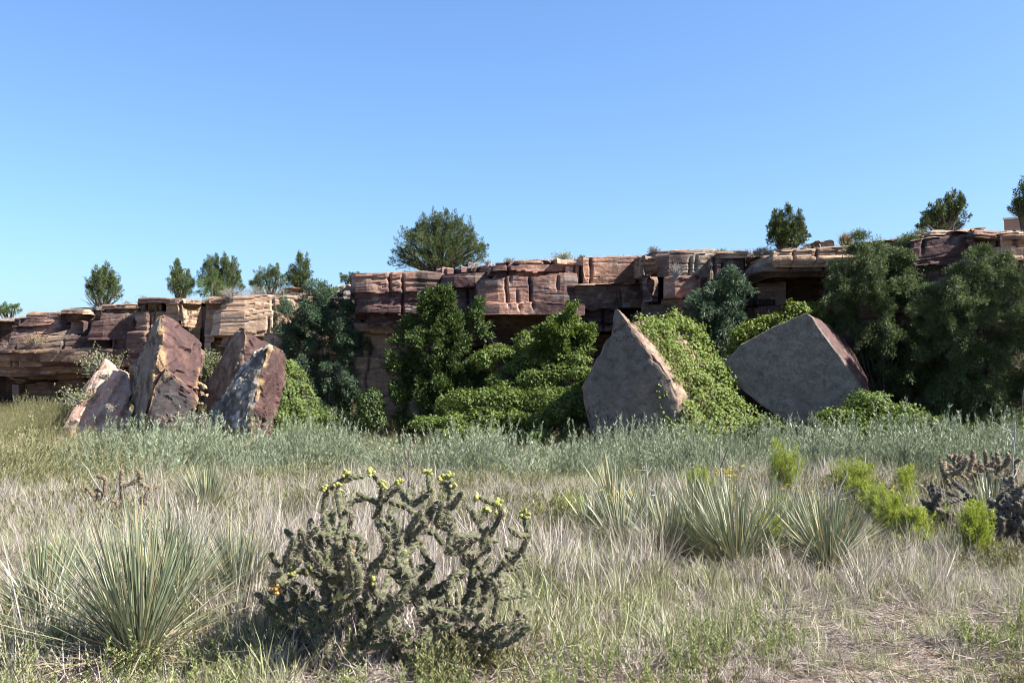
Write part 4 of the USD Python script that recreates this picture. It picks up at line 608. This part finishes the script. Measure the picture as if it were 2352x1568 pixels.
def forb_keep(x, y): px = CX + x / y * F; py = HZ + 1.6 / y * F; return (fbm(xyz(x * .9, y * .9), 3, 59) + .17 * (py > 1440) * .5 + .13 * np.exp(-((px - 1330) / 170) ** 2 - ((py - 1480) / 130) ** 2) + .2 * np.exp(-((px - 620) / 90) ** 2 - ((py - 1480) / 100) ** 2)) > .60
scatter('green_forbs', forb, M_FORB, field(rg, 3200, 4, 9, forb_keep), rg, .5, 1.05, 'patches of fresh green leafy forbs along the bottom of the picture', 'weeds')
# grass along the rim
n = 5200; P = rg.uniform(-60, 2420, n); X = np.interp(P, RIM[:, 0], RP[:, 0]); Y = rim_y(X) + rg.uniform(.9, 2.8, n); k = fbm(xyz(X * .5, Y * .5), 3, 67) > .42; X, Y = X[k], Y[k]
rimt = [tuft(rg, 24, .30, .013, .45, .07, .4, .12) for _ in range(3)]
scatter('rim_grass', rimt, M_GRASS, np.stack([X, Y, mesa_z(X, Y) - .02], 1), rg, .5, 1.1, 'thin dry grass along the top edge of the cliff', 'grass')

# ------------------------------------------------------------------ yuccas
def yleaf(rng, d, L, W, b0, bend):
    d = nrm(d); s = nrm(np.cross(d, [0, 0, 1.0]) + 1e-3); u = np.cross(s, d); rows = []
    dn = np.array([0, 0, -1.0]) * bend + s * rng.normal() * .05
    for t, w in ((0, .8), (.35, 1), (.7, .75), (1, 0)):
        c = b0 + d * L * t + dn * L * t * t; rows += [c - s * W * w * .5 + u * W * w * .22, c, c + s * W * w * .5 + u * W * w * .22] if w else [c]
    f = []
    for k in range(2):
        a = 3 * k; f += [[a, a + 1, a + 4], [a, a + 4, a + 3], [a + 1, a + 2, a + 5], [a + 1, a + 5, a + 4]]
    f += [[6, 7, 9], [7, 8, 9]]; return np.array(rows), np.array(f)
def yucca(px, py, size, label, seed, ng=170, nd=60, lean=0.0, single=True, fan=1.0, W=.010, group='yuccas in the grass', lo=12):
    rng = np.random.default_rng(seed + 1200); b = G(px, py); t = thing('yucca_plant', label, 'yucca', b); LS = []; LD = []
    for k in range(ng):
        e = math.radians(lo + (86 - lo) * rng.uniform(0, 1) ** .75); a = rng.uniform(0, 2 * np.pi); d = np.array([math.cos(a) * math.cos(e) * fan + lean, math.sin(a) * math.cos(e) * .9, math.sin(e)])
        LS.append(yleaf(rng, d, size * rng.uniform(.72, 1.08), W * rng.uniform(.8, 1.2), np.array([math.cos(a) * .05, math.sin(a) * .05, rng.uniform(.02, .14)]), rng.uniform(-.02, .10)))
    for k in range(nd):
        e = math.radians(rng.uniform(-12, 32)); a = rng.uniform(0, 2 * np.pi); d = np.array([math.cos(a) * math.cos(e), math.sin(a) * math.cos(e), math.sin(e)])
        LD.append(yleaf(rng, d, size * rng.uniform(.5, .95), W * rng.uniform(.7, 1.1), np.array([math.cos(a) * .05, math.sin(a) * .05, rng.uniform(.04, .12)]), rng.uniform(.02, .2)))
    if single:
        for v, f in LS: put('leaf', v, f, M_YUCCA, t)
        for v, f in LD: put('dry_leaf', v, f, M_YDRY, t)
    else: put('leaf_rosette', *join(LS), M_YUCCA, t); put('dry_leaves', *join(LD), M_YDRY, t)
    put('stump', *tube(np.array([[0, 0, -.06], [0, 0, .06], [0, 0, .15]]), [.07, .075, .04], 8), M_BARK, t); return t
yucca(318, 1540, .90, 'largest yucca in the left foreground with yellowed outer leaves', 1, 295, 80, -.05)
yucca(405, 1430, .74, 'yucca directly behind the large foreground one on the left', 2, 210, 50, .08)
yucca(548, 1390, .58, 'dark yucca just left of the large cholla cactus', 3, 180, 40, .02, lo=35)
yucca(100, 1455, .60, 'yucca at the left edge of the picture', 4, 190, 50, .0)
yucca(478, 1205, .66, 'spreading yucca farther back behind the left foreground yuccas', 5, 230, 70, .05, single=False)
yucca(1408, 1190, .68, 'fan shaped yucca at the back nearest the willow thicket', 6, 170, 40, 0, single=False)
yucca(1425, 1270, .62, 'leftmost yucca of the right hand clump', 7, 130, 60, -.1, single=False)
yucca(1540, 1300, .66, 'yucca in the right hand clump left of the brown dead leaves', 8, 150, 150, -.08, single=False)
yucca(1690, 1325, .80, 'tallest yucca in the middle of the right hand clump with dark dead leaves below', 9, 280, 170, -.06, lo=25)
yucca(1775, 1275, .72, 'yucca behind the right side of the right hand clump', 10, 160, 40, .06, single=False)
yucca(1905, 1325, .72, 'wide fanned yucca at the right end of the clump', 11, 285, 70, .05)
yucca(1600, 1225, .66, 'yucca at the back of the right hand clump', 12, 150, 40, 0, single=False)
yucca(2275, 1215, .62, 'pale yucca between the dark cholla cacti near the right edge', 13, 170, 50, .03, single=False)
yucca(170, 1345, .40, 'small faded yucca left of the large foreground yucca', 14, 80, 30, 0, single=False)

yucca(1490, 1240, .62, 'small yucca tucked behind the branched grey stalk of the right hand clump', 15, 140, 40, 0, single=False)
yucca(1605, 1300, .62, 'yucca just left of the tallest one in the right hand clump', 16, 150, 60, -.05, single=False)
yucca(1835, 1290, .64, 'narrow yucca filling the gap left of the wide fanned one', 17, 140, 40, .0, single=False)
yucca(1362, 1235, .50, 'low yucca at the far left end of the right hand clump', 18, 110, 40, -.1, single=False)

# ------------------------------------------------------------------ cholla cacti
def stem_mesh(a, b, r0, r1, rng):
    L = np.linalg.norm(b - a); rows = max(6, int(L / .0095)); n = 10; t = np.linspace(0, 1, rows); d = nrm(b - a); ref = np.array([0.3, .2, .93]) if abs(d[2]) < .9 else np.array([1., .1, 0]); x = nrm(np.cross(d, ref)); y = np.cross(d, x)
    ang = np.arange(n) * 2 * np.pi / n; i, j = np.meshgrid(np.arange(rows), np.arange(n), indexing='ij'); bump = ((i + (j // 2) * 2 + 2 * (j % 2)) % 4 == 0) * 1.0 + ((i + (j // 2) * 2 + 2 * (j % 2)) % 4 == 1) * .5
    r = (r0 + (r1 - r0) * t)[:, None] * (1 + .26 * (bump - .3)) * np.sqrt(np.clip(1 - ((t - .5) * 2) ** 8 * .75, .05, 1))[:, None]
    v = a + d * L * t[:, None, None] + r[..., None] * (np.cos(ang)[None, :, None] * x + np.sin(ang)[None, :, None] * y)
    nrmv = (np.cos(ang)[None, :, None] * x + np.sin(ang)[None, :, None] * y) + 0 * v; tips = v[bump == 1.0]; tn = nrmv[bump == 1.0]
    vv = np.vstack([v.reshape(-1, 3), a, b + d * r1 * .4]); k = rows * n; f = [grid_faces(rows, n, True)]
    f.append(np.array([[(q + 1) % n, q, k] for q in range(n)])); f.append(np.array([[k - n + q, k - n + (q + 1) % n, k + 1] for q in range(n)])); return vv, np.vstack(f), tips, tn
def fruit_cluster(c, d, rng, size=.045, n=11):
    parts = []
    for _ in range(n):
        o = nrm(d * .8 + rng.normal(size=3) * .75); L = size * rng.uniform(.55, .95); p = c + o * size * .35
        parts.append(tube(np.array([p, p + o * L * .5, p + o * L * .9, p + o * L]), np.array([.006, .0125, .0115, .005]) * size / .045, 7))
    return join(parts)
def cholla(px, py, tips, label, seed, mat=M_CHOLLA, r=.021, joint=.14, fruits=(), spine=1.0, roots=(0.0,), name='cholla_cactus', fruit_size=.045, spineL=.026, sprouts=0, hw=300, top=1110):
    """tips: (px, py, depth offset); stems grow from the base to every tip through nearby older stems"""
    rng = np.random.default_rng(seed + 1500); b = G(px, py); D = b[1] / FWD[1]; t = thing(name, label, 'cactus', b)
    pos = [np.array([x, rng.uniform(-.1, .1), .0]) for x in roots]; dist = [0.0] * len(pos); segs = []; ends = []; used = {}
    T = sorted([(np.array(U(a, c, D + o) - b), k) for k, (a, c, o) in enumerate(tips)], key=lambda q: np.linalg.norm(q[0] * [.7, 1, 1.0]))
    for p, k in T:
        P = np.array(pos); dv = p - P; L = np.linalg.norm(dv, axis=1); cost = L + .35 * np.array(dist) + 1.2 * np.maximum(0, -dv[:, 2]) + .9 * (L < .05); j = int(np.argmin(cost)); q = pos[j]; n = max(1, int(round(L[j] / joint)))
        mid = q + (p - q) * .5 + np.array([(p - q)[0] * .18, (p - q)[1] * .18, -.12 * L[j]]) + rng.normal(size=3) * .02; prev, pd = q, dist[j]
        for s in np.linspace(0, 1, n + 1)[1:]:
            c = (1 - s) ** 2 * q + 2 * s * (1 - s) * mid + s * s * p; segs.append((prev, c, pd)); pd = pd + np.linalg.norm(c - prev); pos.append(c); dist.append(pd); prev = c
        ends.append((p, nrm(p - mid), k))
    for _ in range(sprouts):
        j = int(rng.integers(0, len(pos))); a = pos[j]
        d = nrm(rng.normal(size=3) * [1, 1, .5] + [0, 0, .95] + .5 * nrm(a * [1, 1, 0] + 1e-6)); c = a + d * joint * rng.uniform(.6, 1.25)
        if c[2] < .03 or (c[0] / (hw / F * D)) ** 2 + (c[2] / ((py - top) / F * D)) ** 2 > 1: continue
        segs.append((a, c, dist[j])); pos.append(c); dist.append(dist[j] + joint)
    SP, SN, more = [], [], []
    for a, c, pd in segs:
        rr = r * (1.25 if pd < .12 else 1.0) * rng.uniform(.85, 1.12); v, f, tp, tn = stem_mesh(a, c, rr, rr * .92, rng); SP.append(tp); SN.append(tn)
        if len(SP) <= 296: put('stem', v, f, mat, t)
        else: more.append((v, f))
    if more: put('inner_stems', *join(more), mat, t, kind='stuff')
    SP, SN = np.vstack(SP), np.vstack(SN); m = max(2, int(6 * spine)); P = np.repeat(SP, m, 0); N = np.repeat(SN, m, 0)
    put('spines', *blades(P, N + rng.normal(size=P.shape) * .75, spineL * rng.uniform(.5, 1.3, len(P)), .0026, .05, 1, rng), M_SPINE, t, kind='stuff')
    for p, d, k in ends:
        if k in fruits: put('fruit_cluster', *fruit_cluster(p, d, rng, fruit_size * rng.uniform(.85, 1.15)), M_FRUITO if fruits[k] else M_FRUIT, t)
    return t
FR = [(749, 1126), (797, 1096), (857, 1085), (917, 1114), (982, 1090), (1036, 1098), (1036, 1122), (1102, 1142), (1146, 1160), (1117, 1176), (1151, 1182), (1204, 1182), (772, 1280), (800, 1270), (712, 1314), (811, 1320), (850, 1332), (670, 1308), (924, 1280), (783, 1374), (878, 1118), (637, 1344), (867, 1188), (775, 1122), (1020, 1105)]
ORG = {13, 21, 22}
rc = np.random.default_rng(5); tips = []
for i, (a, b_) in enumerate(FR): tips.append((a, b_, rc.uniform(-.15, .15) - (.42 if i in (12, 13, 14, 15, 16, 17, 18, 19, 21) else 0)))
# arm tips read off the photograph, then inner ones
tips += [(a, b_, rc.uniform(-.25, .25)) for a, b_ in [(838, 1092), (1062, 1130), (715, 1190), (655, 1215), (690, 1220), (740, 1185), (785, 1190), (968, 1195), (620, 1265), (950, 1235), (1215, 1230), (1216, 1276), (1205, 1335), (1210, 1365), (1120, 1240), (1125, 1265), (1085, 1170), (990, 1130), (940, 1165), (700, 1268), (1060, 1270), (1095, 1260), (1000, 1205), (1170, 1212), (812, 1150), (895, 1150), (900, 1215), (1030, 1215), (980, 1280), (1150, 1305), (1175, 1440), (1150, 1490), (640, 1400), (650, 1300), (620, 1440), (1205, 1420), (760, 1240), (830, 1240)]]
q = 0
while q < 90:
    a, b_ = rc.uniform(640, 1200), rc.uniform(1190, 1500)
    if ((a - 915) / 300) ** 2 + ((b_ - 1480) / 270) ** 2 < 1: tips.append((a, b_, rc.uniform(-.5, .45))); q += 1
cholla(905, 1520, tips, 'large tree cholla cactus with yellow fruit clusters in the centre foreground', 1, fruits={i: i in ORG for i in range(len(FR))}, roots=(-.36, -.18, 0., .16, .34), spine=.7, fruit_size=.036, r=.018, joint=.13, sprouts=470, hw=330, top=1120)
CH = stage.GetPrimAtPath('/World/cholla_cactus')
for k in range(46):
    p = np.array([rc.uniform(-.62, .68), rc.uniform(-.35, .25), rc.uniform(.01, .10)]); a = rc.uniform(0, 6.28); d = np.array([math.cos(a), math.sin(a) * .8, rc.uniform(-.1, .5)]) * rc.uniform(.07, .14)
    put('dead_stem', *stem_mesh(p, p + d, .019, .017, rc)[:2], M_CHOLLAD, CH)
def rand_tips(seed, cx, top, hw, bot, n):
    r = np.random.default_rng(seed); return [(cx + hw * r.uniform(-1, 1), bot - (bot - top) * r.uniform(.35, 1) * (1 - .3 * abs(r.uniform(-1, 1))), r.uniform(-.25, .25)) for _ in range(n)]
cholla(243, 1210, [(192, 1115, 0), (205, 1125, 0), (222, 1092, 0), (243, 1098, 0), (240, 1140, 0), (200, 1172, .1), (262, 1170, 0), (225, 1150, 0), (252, 1180, .1)], 'small dry brown cholla at left, nearer the leaning grey stick', 2, M_CHOLLAD, r=.024, spine=.8, fruit_size=.04, sprouts=16, hw=60, top=1080)
cholla(302, 1215, [(280, 1078, 0), (318, 1080, 0), (325, 1100, 0), (277, 1118, 0), (300, 1110, 0), (345, 1122, 0), (372, 1158, 0), (350, 1165, .1), (275, 1160, .1), (330, 1150, 0), (290, 1180, 0)], 'small dry brown cholla at left, right hand one of the pair', 3, M_CHOLLAD, r=.024, spine=.8, sprouts=22, hw=70, top=1070)
cholla(2190, 1255, [(2140, 1105, 0), (2160, 1120, .1), (2188, 1105, .1), (2148, 1150, 0), (2155, 1175, 0), (2178, 1200, 0), (2160, 1188, 0), (2220, 1130, 0), (2222, 1180, 0), (2240, 1165, 0), (2275, 1142, 0), (2280, 1160, 0), (2260, 1190, 0), (2210, 1215, 0)], 'dark cholla with crooked arms behind the bright green bush at right', 4, M_CHOLLAP, r=.024, joint=.16, fruits={11: 0}, spine=.4, sprouts=60, hw=95, top=1110)
cholla(2290, 1275, rand_tips(7, 2290, 1190, 45, 1275, 12), 'low dark cholla behind the bright green bush near the right edge', 5, M_CHOLLAP, r=.022, spine=.4, sprouts=60, hw=60, top=1170)
cholla(2350, 1270, rand_tips(8, 2350, 1115, 50, 1270, 22), 'dark cholla cut off by the right edge of the picture', 6, M_CHOLLAP, r=.024, spine=.4, sprouts=110, hw=90, top=1095)
cholla(2215, 1180, rand_tips(9, 2215, 1030, 50, 1180, 24), 'brown cholla against the thicket at right, left one of the two behind', 7, M_CHOLLAD, r=.024, spine=.6, sprouts=60, hw=70, top=1020)
cholla(2300, 1185, rand_tips(10, 2300, 1030, 42, 1180, 22), 'brown cholla against the thicket at right, right one of the two behind', 8, M_CHOLLAD, r=.024, spine=.6, sprouts=60, hw=65, top=1020)

# ------------------------------------------------------------------ bright broom plants, flowers, stalks
def broom(px, py, top, hw, label, seed, cols=1, mat=M_BROOM):
    rng = np.random.default_rng(seed + 1800); b = G(px, py); D = b[1]; t = thing('broom_plant', label, 'plant', b); H = (py - top) / F * D * 1.22; R = hw / F * D * 1.1; parts = []; st = []
    for k in range(cols):
        c = np.array([(k - (cols - 1) / 2) * R * 1.2 / max(1, cols - .5), rng.uniform(-.05, .05), 0]); h = H * rng.uniform(.85, 1); rr = R / cols ** .6
        q = int(20 * (h / .3 + .5)); tt = rng.uniform(.18, .80, q); env = rr * (.35 + .65 * np.sin(np.pi * np.clip(tt + .1, 0, 1))); cs = c + np.stack([rng.normal(size=q) * env * .5, rng.normal(size=q) * env * .5, tt * h], 1)
        o = (cs - c) * [1.0, 1.0, 0] / max(rr, .02); parts.append(plumes(rng, cs, o * .5 + [0, 0, 1.0], rng.uniform(.06, .17, q) * (h / .4) ** .4, 44, .022, .034, .008, .55)); st += [tube(np.array([c * .4, c + [0, 0, h * .4], x]), [.008, .006, .003], 4) for x in cs[::5]]
    put('foliage', *join(parts), mat, t); put('stems', *join(st), M_STALK, t)
for i, a in enumerate([(1790, 1150, 1018, 14, 'tall narrow green broom in front of the thicket, left one of the pair', 1), (1818, 1150, 1022, 16, 'tall narrow green broom in front of the thicket, right one of the pair', 1), (1963, 1165, 1068, 42, 'rounded bright green broom plant above the wide fanned yucca', 3), (1972, 1200, 1118, 26, 'bright green broom directly below the rounded broom plant', 2), (2020, 1225, 1128, 30, 'bright green broom right of the wide fanned yucca', 2),
                       (2080, 1200, 1080, 16, 'slim yellow green broom beside the orange flowering stalk', 1), (2245, 1290, 1178, 34, 'bright green bush in front of the dark cholla at right', 3), (1785, 1240, 1155, 18, 'bright broom plume between the tallest and the fanned yucca, upper one', 1), (1765, 1300, 1205, 26, 'bright broom plume between the tallest and the fanned yucca, lower one', 2), (1570, 1290, 1215, 30, 'two feathery green plumes in front of the right hand yucca clump', 2),
                       (1618, 1290, 1222, 16, 'small green plume left of the tallest yucca', 1), (1605, 1145, 1090, 24, 'pale green broom at the back of the right hand yucca clump', 2), (2100, 1270, 1190, 40, 'loose green broom in the hollow left of the dark cholla', 3), (2045, 1262, 1165, 30, 'green broom directly right of the fanned yucca leaves, lowest of that row', 2), (2150, 1250, 1180, 26, 'small green broom at the left foot of the dark cholla', 2), (1310, 1205, 1150, 40, 'faint green plant in the grass right of the large cholla fruits', 2)]):
    broom(a[0], a[1], a[2], a[3], a[4], i, a[5])
def flowers(px, py, hw, h, label, seed, n=26, fs=.024):
    rng = np.random.default_rng(seed + 1900); b = G(px, py); D = b[1]; t = thing('yellow_flower', label, 'flower', b); tips = np.stack([rng.normal(size=n) * hw / F * D * .5, rng.normal(size=n) * .08, h / F * D * rng.uniform(.75, 1.08, n)], 1)
    put('stems', *join([tube(np.array([[0, 0, 0], q * .6, q]), [.004, .003, .002], 4) for q in tips]), M_FORB, t)
    parts = []
    for q in tips:
        a = np.arange(7) * 2 * np.pi / 7; d = np.stack([np.cos(a), np.sin(a), np.full(7, .35)], 1); parts.append(leaves(np.tile(q, (7, 1)), d, np.tile([0, 0, 1.0], (7, 1)) + d * .1 + rng.normal(size=3) * .5, fs, fs * .7))
    put('blossom', *join(parts), M_PETAL, t)
flowers(1680, 1185, 44, 105, 'yellow flowers rising behind the tallest yucca', 1); flowers(1425, 1215, 60, 82, 'yellow flowers among the leftmost yuccas of the right clump', 2); flowers(1805, 1190, 60, 78, 'yellow flowers left of the wide fanned yucca', 3, 16); flowers(2060, 1190, 60, 70, 'orange yellow flowers right of the wide fanned yucca', 4, 16); flowers(2160, 1640, 110, 60, 'yellow flower heads at the bottom edge right of centre', 5, 22, .013); flowers(590, 1140, 70, 40, 'sprinkle of small yellow flowers before the thicket left of the large cholla', 6, 30)
def stalk(px, py, px2, py2, label, seed, r=.009, branches=0, mat=M_STALK, pods=0, dd=0.0):
    rng = np.random.default_rng(seed + 2000); b = G(px, py); D = b[1]; tip = U(px2, py2, D + dd) - b; t = thing('dry_stalk', label, 'dead stalk', b); L = np.linalg.norm(tip)
    pts = np.linspace(0, 1, 8)[:, None] * tip + np.vstack([np.zeros(3), rng.normal(size=(7, 3)) * L * .008]); put('stalk', *tube(pts, np.linspace(r, r * .45, 8), 6), mat, t)
    for k in range(branches):
        s = rng.uniform(.35, .98); p = tip * s; d = nrm(tip / L * .6 + rng.normal(size=3) * [.8, .5, .4]); put('twig', *tube(np.array([p, p + d * L * .1, p + d * L * rng.uniform(.14, .24) + [0, 0, .02]]), [r * .5, r * .4, r * .2], 4), mat, t)
    for k in range(pods):
        p = tip * (1 - k * .07); o = np.array([.012 * (-1) ** k, 0, 0]); put('seed_pod', *tube(np.array([p + o, p + o * 1.6 + [0, 0, .02], p + o * 1.8 + [0, 0, .045], p + o * 1.8 + [0, 0, .06]]), [.004, .012, .010, .003], 7), mat, t)
stalk(925, 1350, 938, 1030, 'thin dark seed stalk with pods rising through the middle of the large cholla', 1, .008, 0, M_STALK, 5)
stalk(765, 1290, 755, 1128, 'bare grey stick leaning beside the top left of the large cholla', 2, .008, mat=M_TWIG)
stalk(1655, 1300, 1655, 1032, 'straight dark flower stalk rising from the middle of the yucca clump', 3, .011, 5)
stalk(1530, 1260, 1500, 1120, 'branched dead grey stalk left of the tallest yucca', 4, .010, 7, M_TWIG)
stalk(1850, 1300, 1945, 1085, 'pale leaning dead stalk above the wide fanned yucca', 5, .013, 3, M_TWIG)
stalk(1822, 1190, 1835, 1040, 'thin dead stalk left of the pair of narrow brooms', 6, .008, 0, M_TWIG)
stalk(2325, 1240, 2330, 975, 'tall thin dead stalk near the right edge rising above the brown cholla', 7, .011, 4, M_TWIG)
stalk(280, 1200, 188, 1060, 'leaning pale grey stick beside the pair of small dry chollas', 8, .012, 0, M_TWIG)
stalk(-10, 1180, 58, 1062, 'pale stick leaning at the left edge of the picture', 9, .012, 0, M_TWIG)
stalk(1490, 1200, 1485, 1062, 'bare twiggy grey stem at the left of the fan shaped yucca', 10, .008, 8, M_TWIG)
stalk(1345, 1260, 1342, 1180, 'small dark branched weed stem right of the large cholla', 11, .006, 8, M_STALK)
stalk(642, 1395, 652, 1290, 'white bleached stick left of the large cholla', 12, .010, 0, M_TWIG)
stalk(2000, 1330, 2120, 1215, 'dark thin stalk slanting to the right from the wide fanned yucca', 13, .008, 2, M_STALK)
stalk(1545, 1100, 1553, 968, 'single dark stem in front of the foot of the draped boulder', 14, .012, 2, M_STALK)
